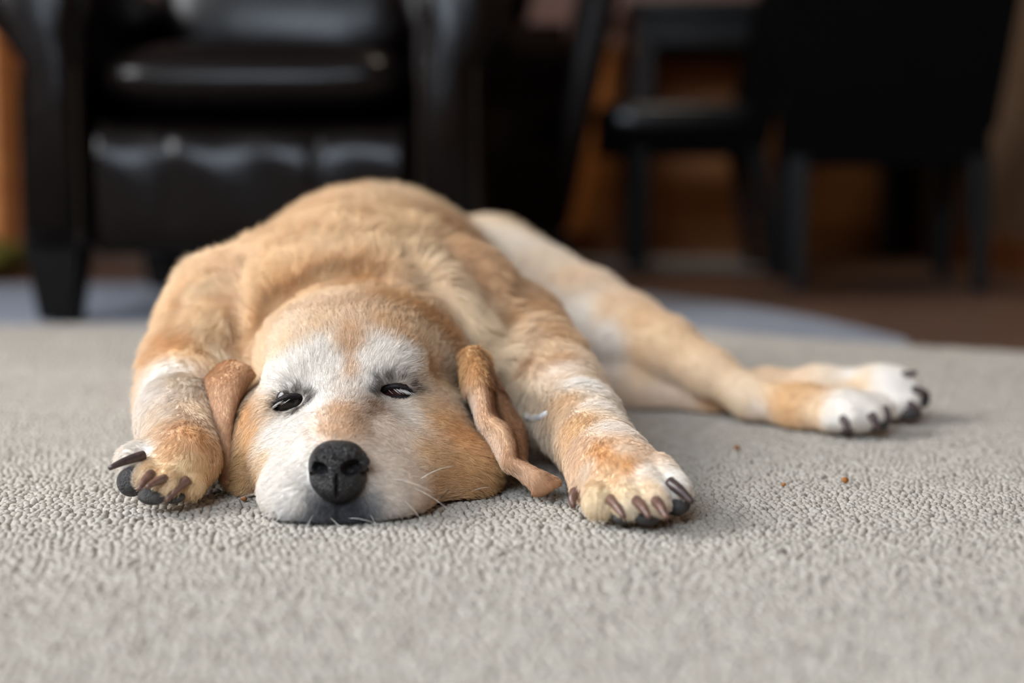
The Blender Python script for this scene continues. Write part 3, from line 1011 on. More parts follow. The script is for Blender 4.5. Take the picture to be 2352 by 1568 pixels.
# ------------------------------------------------------------------ coat: colour, length and lie of the hair, keyed to points on the body
CW, CC, CT, CO, CB = (242, 235, 226), (244, 220, 184), (224, 178, 128), (214, 158, 104), (190, 140, 96)
CP, CD, CK, CG = (228, 206, 186), (84, 70, 62), (48, 40, 38), (120, 118, 120)
A = [
    # face: px, py, colour, hair length mm, lie dx, dy, reach m
    (775, 990, (204, 164, 128), 4, 0, -1, .012), (745, 985, (206, 170, 136), 4, -.3, -1, .01), (810, 985, (200, 164, 132), 4, .3, -1, .01),
    (780, 945, (208, 168, 132), 4, 0, -1, .014), (735, 950, (214, 186, 160), 4, -.4, -1, .01), (822, 962, (158, 122, 94), 4, .2, -1, .007),
    (862, 932, (142, 110, 88), 4, .5, -.8, .009), (790, 900, (226, 212, 198), 5, 0, -1, .012), (808, 850, (216, 178, 140), 6, 0, -1, .008),
    (806, 800, (216, 176, 136), 7, 0, -1, .009), (808, 760, (216, 174, 132), 8, 0, -1, .010), (770, 840, CW, 6, -.2, -1, .014), (840, 830, CW, 6, .25, -1, .014),
    (700, 820, CW, 7, -.5, -.8, .020), (740, 800, CW, 7, -.25, -1, .016), (660, 840, CW, 7, -.8, -.6, .016), (880, 800, CW, 7, .4, -.9, .018), (930, 820, CW, 7, .8, -.6, .016),
    (630, 870, CW, 6, -1, -.3, .012), (615, 930, (232, 206, 176), 6, -1, .1, .010), (980, 850, (232, 212, 186), 7, 1, -.2, .014),
    (720, 880, CW, 5, -.2, -1, .014), (735, 920, CW, 5, -.3, -.9, .012), (850, 880, (228, 220, 212), 5, .2, -1, .010), (690, 965, CW, 5, -.6, .5, .018), (640, 990, CW, 6, -.9, .4, .018),
    (655, 1050, CW, 6, -.8, .5, .020), (690, 1030, CW, 4, -.7, .2, .015), (660, 1110, CW, 6, -.6, .6, .022), (625, 1150, CW, 6, -.7, .5, .020), (690, 1150, CW, 5, -.2, 1, .015),
    (660, 1185, (222, 222, 226), 6, -.3, 1, .012), (716, 1150, CG, 5, -.1, 1, .009), (735, 1180, (48, 50, 58), 5, 0, 1, .016), (775, 1160, (36, 34, 38), 4, 0, 1, .017), (705, 1192, (128, 132, 142), 5, 0, 1, .010),
    (775, 1190, (54, 52, 56), 5, 0, 1, .011), (820, 1155, (38, 40, 48), 6, .5, .6, .017), (835, 1182, (58, 64, 74), 6, .3, .8, .014), (858, 1150, (150, 146, 144), 6, .8, .3, .009), (870, 1190, (178, 172, 168), 6, .5, .7, .010),
    (590, 880, (226, 184, 136), 6, -1, .1, .012), (565, 950, CT, 6, -.6, .8, .014), (575, 1000, (226, 184, 134), 6, -.5, .8, .012), (560, 1060, (228, 188, 138), 8, -.9, .4, .014), (590, 1100, (232, 198, 154), 8, -.6, .5, .012), (545, 1095, (222, 180, 128), 9, -.9, .4, .012),
    (610, 1050, (230, 204, 170), 6, -.8, .5, .008),
    (890, 990, (226, 206, 186), 5, .7, .4, .018), (880, 1060, (224, 206, 188), 4, .8, .3, .018), (900, 1120, (226, 208, 190), 5, .8, .4, .018), (960, 1140, (224, 202, 180), 6, .9, .3, .014), (905, 1180, (228, 218, 208), 5, .5, .8, .012),  # beiger right muzzle: part of its shaded side is in the colour
    (935, 950, (230, 218, 204), 5, .8, .4, .016), (975, 930, (220, 190, 156), 6, 1, .2, .010), (1000, 960, CT, 7, 1, .2, .014), (985, 1040, (214, 174, 130), 6, 1, .3, .012), (1050, 1000, CO, 7, 1, .1, .016),
    (1060, 1080, (210, 164, 114), 9, 1, .1, .016), (1010, 1110, (218, 180, 136), 8, 1, .1, .014), (1120, 1090, (208, 162, 112), 10, 1, .15, .016), (1090, 1125, (212, 170, 124), 8, 1, .2, .012), (1000, 1155, (226, 202, 174), 6, .9, .3, .010),
    (1010, 880, (216, 180, 138), 7, 1, .1, .012), (1030, 830, (228, 206, 178), 8, 1, -.1, .012), (1000, 800, (228, 200, 166), 8, .9, -.4, .012),
    (960, 780, (222, 188, 148), 8, .7, -.7, .014), (900, 750, (220, 180, 138), 8, .4, -.9, .018), (740, 750, (226, 194, 156), 8, -.3, -1, .018), (660, 790, (230, 200, 164), 8, -.6, -.8, .016), (605, 820, (230, 200, 162), 8, -.9, -.4, .014),
    (830, 710, (224, 190, 156), 10, .05, -1, .018), (760, 700, (226, 194, 162), 10, -.2, -1, .016), (900, 690, (216, 172, 126), 12, .4, -1, .016), (970, 720, (200, 150, 100), 13, .7, -.7, .016), (1025, 770, (200, 150, 102), 13, .9, -.4, .014),
    (690, 665, (218, 172, 124), 12, -.4, -1, .016), (830, 650, (208, 158, 106), 13, .05, -1, .016), (610, 740, (222, 180, 134), 12, -.8, -.6, .016), (560, 800, (222, 178, 130), 12, -.8, -.1, .016), (1085, 830, (206, 158, 108), 12, .8, .4, .012),
    # neck and nape
    (590, 690, (224, 182, 134), 18, -.6, -.6, .02), (640, 640, (214, 168, 116), 18, -.5, -.8, .02), (700, 600, (226, 184, 136), 18, -.3, -1, .025), (760, 590, (232, 196, 150), 18, -.1, -1, .02), (850, 560, (228, 190, 144), 18, .1, -1, .025),
    (950, 575, (234, 202, 158), 20, .5, -.8, .022), (1000, 630, (248, 218, 178), 22, .8, -.2, .022), (1060, 690, (248, 220, 182), 24, .9, .3, .022), (1110, 760, (248, 222, 186), 24, .9, .6, .022), (1150, 840, (248, 224, 190), 24, .7, .8, .02), (1185, 900, (238, 220, 192), 22, .4, .9, .016),
    (1160, 735, (208, 162, 114), 16, .6, .6, .012), (1205, 830, (206, 160, 116), 14, .4, .9, .012), (1100, 640, (206, 158, 112), 16, .7, .1, .014),
    (490, 660, (250, 220, 180), 20, -.6, .2, .02), (500, 740, (251, 223, 184), 20, -.3, .8, .02), (515, 820, (251, 226, 192), 18, -.2, 1, .02), (450, 640, (246, 210, 164), 16, -.8, .1, .016), (430, 700, (224, 178, 128), 14, -.6, .7, .012), (405, 790, (220, 168, 114), 14, -.4, .9, .016), (450, 800, (236, 200, 152), 14, -.3, 1, .014),
    (540, 600, (228, 186, 140), 18, -.6, -.6, .02),
    # back and flank
    (620, 510, (218, 172, 124), 18, -.5, -.8, .03), (690, 470, (218, 174, 126), 18, -.3, -.9, .03), (770, 445, (220, 178, 132), 20, -.1, -1, .03), (880, 440, (232, 200, 160), 22, .1, -1, .025), (960, 455, (230, 196, 154), 22, .4, -.9, .025),
    (800, 500, (226, 186, 138), 18, 0, -1, .03), (700, 530, (222, 178, 130), 18, -.3, -.9, .03), (920, 510, (232, 196, 150), 18, .3, -.9, .03), (1030, 520, (210, 164, 118), 18, .6, -.6, .02), (1080, 570, (206, 158, 112), 16, .6, -.3, .018),
    (1150, 640, (204, 158, 114), 14, .6, .3, .016), (1220, 700, (206, 160, 116), 12, .6, .6, .016), (1270, 760, (206, 164, 122), 12, .5, .8, .016), (1290, 820, (208, 168, 128), 12, .4, .9, .014),
    # hind legs
    (1160, 565, (234, 220, 202), 14, .9, .3, .022), (1230, 600, (234, 216, 194), 13, .9, .4, .022), (1300, 640, (230, 204, 174), 12, .9, .5, .022), (1260, 680, (232, 218, 202), 12, .8, .6, .018), (1320, 730, (236, 224, 210), 10, .8, .6, .022), (1400, 700, (228, 198, 164), 10, .8, .6, .018),
    (1390, 780, (232, 220, 208), 10, .8, .6, .02), (1460, 730, (228, 194, 154), 10, .8, .6, .018), (1470, 810, (222, 188, 150), 9, .8, .6, .016), (1540, 790, (230, 198, 160), 9, .8, .6, .02), (1620, 860, (230, 202, 168), 8, .8, .5, .02),
    (1700, 900, (232, 208, 178), 7, .8, .4, .016), (1800, 930, (228, 186, 138), 6, 1, .2, .018), (1740, 940, (230, 212, 194), 6, 1, .2, .01), (1870, 945, (232, 204, 170), 6, 1, .2, .014), (1930, 925, CW, 6, 1, .2, .016), (1990, 925, CW, 6, 1, .2, .016), (1920, 975, CW, 5, .6, .6, .012),
    (1380, 870, (230, 206, 178), 8, 1, .1, .03), (1550, 915, (228, 204, 180), 7, 1, 0, .02), (1640, 930, (226, 184, 142), 7, 1, 0, .012), (1840, 885, (226, 186, 140), 6, 1, 0, .018), (1960, 880, (230, 202, 166), 6, 1, 0, .014), (1950, 860, CW, 6, 1, 0, .010), (2040, 870, CW, 5, 1, .1, .014), (2070, 910, CW, 5, 1, .2, .014),
    # fore legs
    (1250, 800, (230, 202, 168), 12, .3, 1, .016), (1300, 840, (232, 214, 196), 9, .5, .9, .014), (1330, 880, (236, 228, 218), 9, .5, .9, .014), (1370, 930, (236, 222, 206), 8, .4, 1, .014), (1300, 920, (232, 200, 162), 8, .3, 1, .014), (1330, 970, (232, 196, 152), 7, .3, 1, .012), (1395, 980, (236, 222, 208), 7, .4, 1, .012),
    (1345, 1020, (228, 196, 164), 6, .2, 1, .012), (1390, 1040, (222, 168, 112), 6, .4, 1, .012), (1425, 1030, (230, 206, 180), 6, .4, 1, .010), (1440, 1065, (222, 166, 108), 6, .5, .9, .009), (1350, 1070, (230, 208, 184), 6, .1, 1, .010), (1400, 1090, (232, 200, 160), 6, .2, 1, .010), (1480, 1080, (236, 222, 206), 6, .6, .8, .010),
    (1370, 1140, (238, 218, 184), 6, 0, 1, .012), (1440, 1130, (238, 216, 182), 6, .3, 1, .010), (1490, 1120, (238, 214, 182), 6, .4, 1, .010), (1535, 1105, CW, 6, .7, .7, .010), (1460, 1170, (232, 216, 190), 6, .2, 1, .008), (1380, 1180, (230, 206, 172), 5, .1, 1, .008),
    (375, 860, (238, 230, 220), 10, -.1, 1, .016), (400, 910, (240, 226, 212), 9, 0, 1, .016), (365, 950, (236, 216, 192), 8, 0, 1, .012), (440, 930, (236, 206, 168), 9, .1, 1, .014), (380, 980, (234, 206, 176), 7, -.1, 1, .010), (440, 990, (222, 170, 118), 7, -.1, 1, .012), (470, 1020, (204, 150, 102), 7, -.1, 1, .012),
    (330, 1035, CW, 6, -1, .2, .010), (390, 1035, (226, 184, 140), 6, -.6, .6, .010), (360, 1060, (236, 206, 166), 6, -.8, .5, .010), (400, 1075, (236, 208, 168), 6, -.6, .7, .010), (430, 1085, (234, 206, 162), 6, -.4, .9, .010), (470, 1080, (226, 182, 132), 6, -.2, 1, .012), (450, 1130, (230, 196, 150), 6, -.2, 1, .010), (310, 1065, CW, 6, -1, .3, .008),
]
A += [(806, 828, (218, 178, 138), 6, 0, -1, .0065), (807, 862, (222, 186, 150), 6, 0, -1, .005), (790, 790, (222, 184, 144), 7, -.1, -1, .009), (826, 785, (222, 184, 144), 7, .1, -1, .009), (930, 775, (218, 178, 136), 7, .6, -.8, .010), (700, 775, (232, 206, 174), 8, -.4, -.9, .012), (880, 745, (218, 178, 134), 8, .3, -.9, .012), (640, 815, (234, 212, 184), 7, -.8, -.5, .010),
      (775, 1196, (34, 30, 32), 4, 0, 1, .007), (850, 950, (150, 118, 94), 4, .4, -.8, .006),
      (1368, 1030, (222, 172, 118), 6, .3, 1, .009), (1412, 1052, (222, 170, 116), 6, .4, 1, .009), (362, 900, (240, 230, 220), 9, 0, 1, .014), (388, 945, (240, 226, 212), 8, 0, 1, .012), (420, 880, (240, 224, 204), 9, 0, 1, .012),
      (760, 1148, (54, 54, 60), 5, 0, 1, .008), (800, 1148, (50, 50, 56), 5, .2, 1, .008), (742, 1165, (66, 68, 74), 5, -.2, 1, .008), (852, 1168, (84, 88, 96), 5, .5, .8, .008), (795, 1186, (60, 62, 70), 5, .2, 1, .008),
      (552, 950, (80, 60, 50), 5, 0, 1, .006), (1072, 935, (70, 54, 46), 5, 0, 1, .008), (1056, 895, (80, 62, 52), 5, 0, 1, .006), (1096, 985, (70, 54, 46), 5, 0, 1, .007)]
A = [(a_, b_, c_, (L_ * .95 if L_ <= 9 else L_), dx_, dy_, r_) for a_, b_, c_, L_, dx_, dy_, r_ in A]
for k, e in enumerate(EYES):                                             # dark hair close round the eyes
    ex, ey = ((668, 921), (912, 894))[k]
    for a in range(0, 360, 36):
        ux, uy = math.cos(math.radians(a)), math.sin(math.radians(a))
        inner = ux > 0.2 if k == 0 else ux < -0.2
        rx_, ry_ = (42, 23) if k == 0 else (47, 19)
        up = (k == 1 and uy < -.5 and ux < .35)
        A.append((ex + rx_ * ux, ey + (ry_ + (12 if up else 0)) * uy + (-10 if k == 0 else -2) * ux, (44, 31, 26) if inner or up else (72, 54, 45), 5, ux, uy * .9 - .15, .0064 if inner else .0042))
ap, ac, al, ad, ar = [], [], [], [], []
for px, py, c, L, dx, dy, r in A:
    h, n = hit(px, py)
    if h is None:
        continue
    d = P(px + dx, py + dy, h.y) - P(px, py, h.y)
    d = d / d.length
    t = d - n * d.dot(n)
    if n.y > -0.55 and abs(dy) > .3 and dy < 0:          # on surfaces that turn away the hair runs backwards
        t = t + Vector((0, .6, 0)) - n * (.6 * n.y)
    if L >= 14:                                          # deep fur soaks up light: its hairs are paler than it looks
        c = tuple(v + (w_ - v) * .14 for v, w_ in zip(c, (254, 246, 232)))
    ap.append(h); ac.append(lin(c)); al.append(L * .001); ad.append(t.normalized()); ar.append(r)
# points the photograph does not show
for p, c, L, d in (((-0.1, 1.9, .1), CT, 18, (.2, 1, -.4)), ((-.28, 1.6, .12), CT, 18, (-.1, 1, -.5)), ((.05, 1.75, .16), CC, 16, (.5, .6, -.4)), ((.1, 2.0, .03), CC, 20, (.8, .5, 0)), ((-.29, 1.4, .05), CC, 16, (0, .6, -1))):
    ap.append(Vector(p)); ac.append(lin(c)); al.append(L * .001); ad.append(Vector(d).normalized()); ar.append(.03)
ap, ac, al, ad, ar = [np.array(v, dtype=np.float32) for v in (ap, ac, al, ad, ar)]
soft = np.clip((ac.mean(1, keepdims=True) - .12) / .15, 0, 1)             # lifts lighter tones slightly, offsetting saturation from light bouncing between hairs
ac = ac ** (1 - 0.03 * soft)


def coat(V, N):
    col, ln, dr = np.zeros((len(V), 3), np.float32), np.zeros(len(V), np.float32), np.zeros((len(V), 3), np.float32)
    for i in range(0, len(V), 20000):
        v = V[i:i + 20000].astype(np.float32)
        d2 = ((v[:, None] - ap[None]) ** 2).sum(-1)
        w = 1.0 / (d2 / ar[None] ** 2 + 0.22) ** 1.8
        w /= w.sum(1, keepdims=True)
        col[i:i + 20000] = w @ ac
        ln[i:i + 20000] = w @ al
        dr[i:i + 20000] = w @ ad
    dr -= N * (dr * N).sum(1, keepdims=True)
    dr /= np.maximum(np.linalg.norm(dr, axis=1, keepdims=True), 1e-6)
    return col, ln, dr


def hash3(c, s):
    h = (c[:, 0] * 73856093) ^ (c[:, 1] * 19349663) ^ (c[:, 2] * 83492791) ^ (s * 2654435761)
    h = (h ^ (h >> 13)) * 1274126177
    h = (h ^ (h >> 16)) & 0xFFFF
    return h / 65535.0


def fur(name, V, Q, N, col, ln, dr, weight, count, m, parent, width=0.00014, lift=0.40, clump=0.0042, keep=None, steps=5, mess=0.16):
    T = np.concatenate([Q[:, [0, 1, 2]], Q[:, [0, 2, 3]]])
    area = 0.5 * np.linalg.norm(np.cross(V[T[:, 1]] - V[T[:, 0]], V[T[:, 2]] - V[T[:, 0]]), axis=1)
    pw = area * weight[T].mean(1)
    pick = np.searchsorted(np.cumsum(pw) / pw.sum(), rng.random(count))
    pick = np.clip(pick, 0, len(T) - 1)
    a, b = rng.random((2, count))
    f = a + b > 1
    a[f], b[f] = 1 - a[f], 1 - b[f]
    bc = np.stack([1 - a - b, a, b], -1)
    tri = T[pick]
    g = lambda X: (X[tri] * (bc if X.ndim == 1 else bc[..., None])).sum(1)
    nb = np.zeros((len(V), 4), np.int64)
    for q_ in range(4):
        nb[Q[:, q_], 0] = Q[:, (q_ + 1) % 4]
        nb[Q[::-1][:, q_], 1] = Q[::-1][:, (q_ + 3) % 4]
        nb[Q[:, q_], 2] = Q[:, (q_ + 2) % 4]
        nb[Q[::-1][:, q_], 3] = Q[::-1][:, (q_ + 1) % 4]
    own = tri[np.arange(count), rng.integers(0, 3, count)]
    for _ in range(2):
        own = np.where(rng.random(count) < .7, nb[own, rng.integers(0, 4, count)], own)
    p, n, c, L, d = g(V), g(N), 0.2 * g(col) + 0.8 * col[own], g(ln), g(dr)
    if keep is not None:
        k = keep(p)
        p, n, c, L, d = p[k], n[k], c[k], L[k], d[k]
    M = len(p)
    n /= np.linalg.norm(n, axis=1, keepdims=True)
    # wind the lie of the hair a little, together in tufts and alone
    clump = np.where(L > 0.0125, clump * 2.1, clump)[:, None]
    cell = np.floor((p + 0.0012 * np.sin(p[:, [1, 2, 0]] * 900)) / clump).astype(np.int64)
    r1, r2, r3 = hash3(cell, 1), hash3(cell, 2), hash3(cell, 3)
    wave = 0.22 * np.sin(p[:, 0] * 62 + 2 * np.sin(p[:, 1] * 48)) + 0.18 * np.sin(p[:, 1] * 75 + p[:, 2] * 60)
    ang = wave + (r1 - .5) * 0.55 + rng.normal(0, mess, M)
    bt = np.cross(n, d)
    t = d * np.cos(ang)[:, None] + bt * np.sin(ang)[:, None]
    L = L * (0.8 + 0.4 * r2) * rng.uniform(0.65, 1.15, M)
    th0 = (lift * .8 + np.minimum(L * 8, .20)) * (0.8 + 0.4 * r3) + rng.normal(0, 0.06, M)
    pts = np.empty((M, steps, 3), np.float32)
    pts[:, 0] = p - n * 0.0003
    cur = pts[:, 0].copy()
    for s in range(1, steps):
        f_ = (s - 1) / max(1, steps - 2)
        th = th0 * (1 - 0.62 * f_)
        cur = cur + (t * np.cos(th)[:, None] + n * np.sin(th)[:, None]) * (L / (steps - 1))[:, None]
        pts[:, s] = cur
    tip_c = (cell + 0.5) * clump
    pull = (tip_c - p)
    pull -= n * (pull * n).sum(1, keepdims=True)
    pts += pull[:, None].astype(np.float32) * (0.34 * (np.arange(steps) / (steps - 1)) ** 1.5)[None, :, None].astype(np.float32) * np.minimum(L / 0.01, 1.2)[:, None, None].astype(np.float32)
    pts[..., 2] = np.maximum(pts[..., 2], 0.0006)
    c = c * (0.93 + 0.12 * r3 + rng.normal(0, 0.07, M))[:, None]
    c = np.maximum(c, 0.004) * np.minimum(1, 0.90 / np.maximum(c.max(1, keepdims=True), 1e-4))
    return hair(name, pts, c, width * rng.uniform(.8, 1.25, M), m, parent)


def hair(name, pts, c, width, m, parent, kind='stuff'):
    M, steps = pts.shape[:2]
    cu = bpy.data.hair_curves.new(name)
    cu.add_curves([steps] * M)
    cu.position_data.foreach_set('vector', np.ascontiguousarray(pts, np.float32).ravel())
    ra = cu.attributes.get('radius') or cu.attributes.new('radius', 'FLOAT', 'POINT')
    prof = 1 - 0.75 * (np.arange(steps) / (steps - 1)) ** 1.3
    ra.data.foreach_set('value', (np.broadcast_to(width, (M,))[:, None] * prof[None]).astype(np.float32).ravel())
    ca = cu.attributes.new('coat', 'FLOAT_COLOR', 'CURVE')
    ca.data.foreach_set('color', np.concatenate([c, np.ones((M, 1))], 1).astype(np.float32).ravel())
    o = bpy.data.objects.new(name, cu)
    COL.objects.link(o)
    cu.materials.append(m)
    o.parent = parent
    if kind:
        o['kind'] = kind
    return o


M_FUR = mat('fur', (200, 170, 130), 0.55, 0.25, attr='coat')
M_SKIN = mat('coat_skin', (200, 170, 130), 0.85, 0.1, attr='coat')
M_NOSE = mat('nose_leather', (18, 17, 20), 0.33, 0.45, noise=(260, (44, 41, 42), 4), bump=(800, 0.8, 'voronoi', 0.0016))
M_LID = mat('eyelid_skin', (40, 33, 34), 0.55, 0.3, bump=(700, .3, 'noise', .001))
M_CLAW = mat('horn', (92, 66, 58), 0.34, 0.5, noise=(180, (124, 92, 78), 3), bump=(260, .3, 'noise', .001))
M_CLAWDARK = mat('dark_horn', (52, 44, 44), 0.34, 0.5, noise=(180, (84, 66, 62), 3), bump=(260, .3, 'noise', .001))
M_PAD = mat('paw_pad_skin', (52, 50, 50), 0.7, 0.3, noise=(150, (84, 80, 78), 4), bump=(700, .7, 'voronoi', .0015))


def col_attr(me, c, name='coat'):
    a = me.color_attributes.new(name, 'FLOAT_COLOR', 'POINT')
    a.data.foreach_set('color', np.concatenate([c, np.ones((len(c), 1))], 1).astype(np.float32).ravel())


dog = thing('dog', 'sleepy old yellow labrador with white face lying on the beige carpet', 'dog', (0, 0, 0))
bcol, blen, bdir = coat(BV, BN)
bme = np_mesh('body', BV, BQ)
col_attr(bme, bcol)
body_o = link('body', bme, M_SKIN, dog)


def uv_of(p, e):
    return p[:, 0] - e['c'].x, (p[:, 2] - e['c'].z) + (p[:, 1] - e['c'].y) * 0.14


OPEN = [  # outline of the eye opening, photo pixels from the eye's centre, running round
    [(-37, 20), (-28, 5), (-14, -5), (4, -11), (22, -13), (37, -7), (30, 7), (14, 13), (-4, 17), (-22, 22)],
    [(-32, 2), (-24, -4), (-10, -8), (6, -7), (24, -2), (42, 9), (26, 10), (8, 9), (-10, 9), (-22, 8)],
]


def smooth_loop(pts, n):
    pts = np.array(pts, float)
    m = len(pts)
    out = []
    for k in range(n):
        f = k / n * m
        i = int(f)
        t = f - i
        p0, p1, p2, p3 = pts[(i - 1) % m], pts[i % m], pts[(i + 1) % m], pts[(i + 2) % m]
        out.append(0.5 * ((2 * p1) + (-p0 + p2) * t + (2 * p0 - 5 * p1 + 4 * p2 - p3) * t * t + (-p0 + 3 * p1 - 3 * p2 + p3) * t ** 3))
    return np.array(out)


for k, e in enumerate(EYES):
    s = e['c'].y / F_PX
    e['loop'] = smooth_loop([(x * s, -y * s) for x, y in OPEN[k]], 40)


def in_poly(u, v, loop):
    r = np.zeros(len(u), bool)
    for (x0, y0), (x1, y1) in zip(loop, np.roll(loop, -1, 0)):
        c = (y0 > v) != (y1 > v)
        r ^= c & (u < (x1 - x0) * (v - y0) / (y1 - y0 + 1e-12) + x0)
    return r


def keep_body(p):
    k = ~((p[:, 2] < 0.0035))
    for e in EYES:
        u, v = uv_of(p, e)
        near = np.abs(p[:, 1] - e['c'].y) < 0.03
        k &= ~(near & in_poly(u, v, e['loop'] * 1.06))
    d = p - np.array(NOSE_C)
    k &= ~(((d[:, 0] / .0200) ** 2 + (d[:, 2] / .0195) ** 2 < 1) & (d[:, 1] < 0.006) & (d[:, 1] > -.03))
    return k


NOSE_C = P(776, 1072, 0.974)
wt = np.full(len(BV), 1.0)
headm = (BV[:, 1] < 1.20) & (BV[:, 0] > -.215) & (BV[:, 0] < .012)
wt[headm] = 4.2
wt[headm & (BV[:, 1] < 1.09)] = 5.5
wt[(BV[:, 1] < 1.12) & ~headm] = 4.0
wt[(BV[:, 1] >= 1.16) & (BV[:, 1] < 1.36)] = np.maximum(wt[(BV[:, 1] >= 1.16) & (BV[:, 1] < 1.36)], 2.0)
wt[BN[:, 2] < -.75] = 0.05
wt[BV[:, 1] > 1.85] *= 0.5
fur('fur', BV, BQ, BN, bcol, blen, bdir, wt, HAIRS, M_FUR, body_o, keep=keep_body)

# ------------------------------------------------------------------ nose
nx = NOSE_C.x
NF = Field(np.arange(nx - .028, nx + .028, .0007), np.arange(.935, 1.000, .0008), np.arange(.004, .072, .0007))
NF.ell(P(776, 1066, .9735), (.0205, .0170, .0165), .006)
NF.ell(P(757, 1056, .9665), (.0115, .0120, .0120), .006)
NF.ell(P(797, 1056, .9665), (.0120, .0120, .0120), .006)
NF.ell(P(776, 1104, .9700), (.0185, .0145, .0110), .008)
NF.ell(P(774, 1122, .9705), (.0110, .0120, .0080), .008)
for px_, py_, a, b, ry_ in ((733, 1078, .0062, .0050, .25), (806, 1075, .0072, .0056, -.2), (716, 1090, .0036, .0012, -.6), (838, 1086, .0040, .0012, .3)):
    q = NF.march(px_, py_)
    NF.ell(q + Vector((0, .002, 0)), (a, .0105, b), .0016, ry=ry_, cut=True)
for px_, py_, r_ in ((752, 1044, .0021), (763, 1047, .0026), (776, 1042, .0018), (741, 1048, .0016), (728, 1054, .0019), (718, 1066, .0014), (800, 1034, .0020), (812, 1044, .0024), (836, 1060, .0042), (818, 1036, .0018), (795, 1046, .0019),
                    (770, 1030, .0016), (788, 1026, .0016), (756, 1028, .0016), (740, 1034, .0016), (835, 1044, .0022), (842, 1078, .0020), (780, 1054, .0014)):
    NF.ell(NF.march(px_, py_), (r_, r_ * .75, r_), .0010)
for py_ in (1096, 1104, 1112, 1120, 1128, 1136):
    q = NF.march(773, py_)
    NF.ell(q, (.0008, .0034, .0024), .0014, cut=True)
nV, nQ = NF.mesh()
link('nose', np_mesh('nose', smooth_np(nV, nQ, 1, .4), nQ), M_NOSE, dog)['label'] = 'black wrinkled nose with crusty bumps'

# ------------------------------------------------------------------ eyes, lids, lashes
def eye_mat(name, iris):
    m = mat(name, iris, 0.14, 0.45, bump=(60, .05, 'noise', .0005))
    return m


M_EYE = [eye_mat('dark_eye', (26, 21, 20)), eye_mat('reddened_eye', (52, 24, 24))]
lash_pts, lash_col = [], []
for k, e in enumerate(EYES):
    c, r = e['c'], e['r']
    bm = bmesh.new()
    bmesh.ops.create_uvsphere(bm, u_segments=40, v_segments=28, radius=r)
    for v in bm.verts:
        v.co += c
    eo = bm_obj('eye', bm, M_EYE[k], dog)
    eo['label'] = ('half-open dark eye', 'nearly shut reddish eye')[k]

    def on(u, v, R):
        q = min((u * u + v * v) ** .5 / R, 0.97)
        y = -R * math.sqrt(1 - q * q)
        return Vector((c.x + u, c.y + y + v * 0.0, c.z + v - y * -0.14 * 0))
    loop = e['loop']
    cen = loop.mean(0)
    rings = []
    for off, dR in ((-.0005, .0001), (.0003, .0010), (.0012, .0020), (.0022, .0024), (.0036, .0012), (.0050, -.001)):
        ring = []
        for i, (u, v) in enumerate(loop):
            nrm = np.array([u, v]) - cen
            nrm /= np.linalg.norm(nrm) + 1e-9
            ring.append(on(u + nrm[0] * off, v + nrm[1] * off, r + dR))
        rings.append(ring)
    bm = bmesh.new()
    vr = [[bm.verts.new(p) for p in ring] for ring in rings]
    n = len(loop)
    for a, b in zip(vr, vr[1:]):
        for i in range(n):
            j = (i + 1) % n
            bm.faces.new((a[i], a[j], b[j], b[i]))
    bm_obj('eyelid', bm, M_LID, eo)
    # lashes: white and black ones along the upper lid, short dark ones all round
    top = loop[:22]
    P_, C_ = [], []
    for i in range(330):
        up = i < 230
        f = rng.random()
        u, v = (top[int(f * 21)] if up else loop[int(rng.random() * 40)]) + rng.normal(0, .0004, 2)
        root = on(u, v, r + .0016)
        nrm = np.array([u, v]) - cen
        nrm /= np.linalg.norm(nrm) + 1e-9
        if up:
            white = rng.random() < (0.5 if (f < .45 if k == 0 else f > .5) else .03)
            L = rng.uniform(.003, .0072) if white else rng.uniform(.003, .007)
            side = -1 if k == 0 else 1
            d0 = Vector((side * .55 + nrm[0] * .3, -.65, .25 if not white else -.15))
            d1 = Vector((side * .75, -.2, -.65 if white else .45))
        else:
            white = False
            L = rng.uniform(.003, .006)
            d0 = Vector((nrm[0], -.5, nrm[1]))
            d1 = Vector((nrm[0], -.15, nrm[1] - .1))
        d0, d1 = d0.normalized(), d1.normalized()
        q = root.copy()
        line = [q.copy()]
        for s in range(1, 6):
            q = q + (d0.lerp(d1, s / 5)) * (L / 5)
            line.append(q.copy())
        P_.append([tuple(x) for x in line])
        C_.append(lin((226, 222, 218)) if white else lin((30, 26, 26)))
    hair('eyelashes', np.array(P_, np.float32), np.array(C_), 0.00012, M_FUR, eo)

# ------------------------------------------------------------------ ears: folded flaps
def grid_up(rows, nu, nv):
    G = np.array(rows, float)
    def up(G, n, ax):
        G = np.moveaxis(G, ax, 0)
        m = len(G)
        out = []
        for f in np.linspace(0, m - 1, n):
            i = min(int(f), m - 2)
            t = f - i
            p1, p2 = G[i], G[i + 1]
            p0 = G[i - 1] if i > 0 else 2 * p1 - p2
            p3 = G[i + 2] if i + 2 < m else 2 * p2 - p1
            out.append(0.5 * (2 * p1 + (p2 - p0) * t + (2 * p0 - 5 * p1 + 4 * p2 - p3) * t * t + (-p0 + 3 * p1 - 3 * p2 + p3) * t ** 3))
        return np.moveaxis(np.array(out), 0, ax)
    return up(up(G, nv, 0), nu, 1)


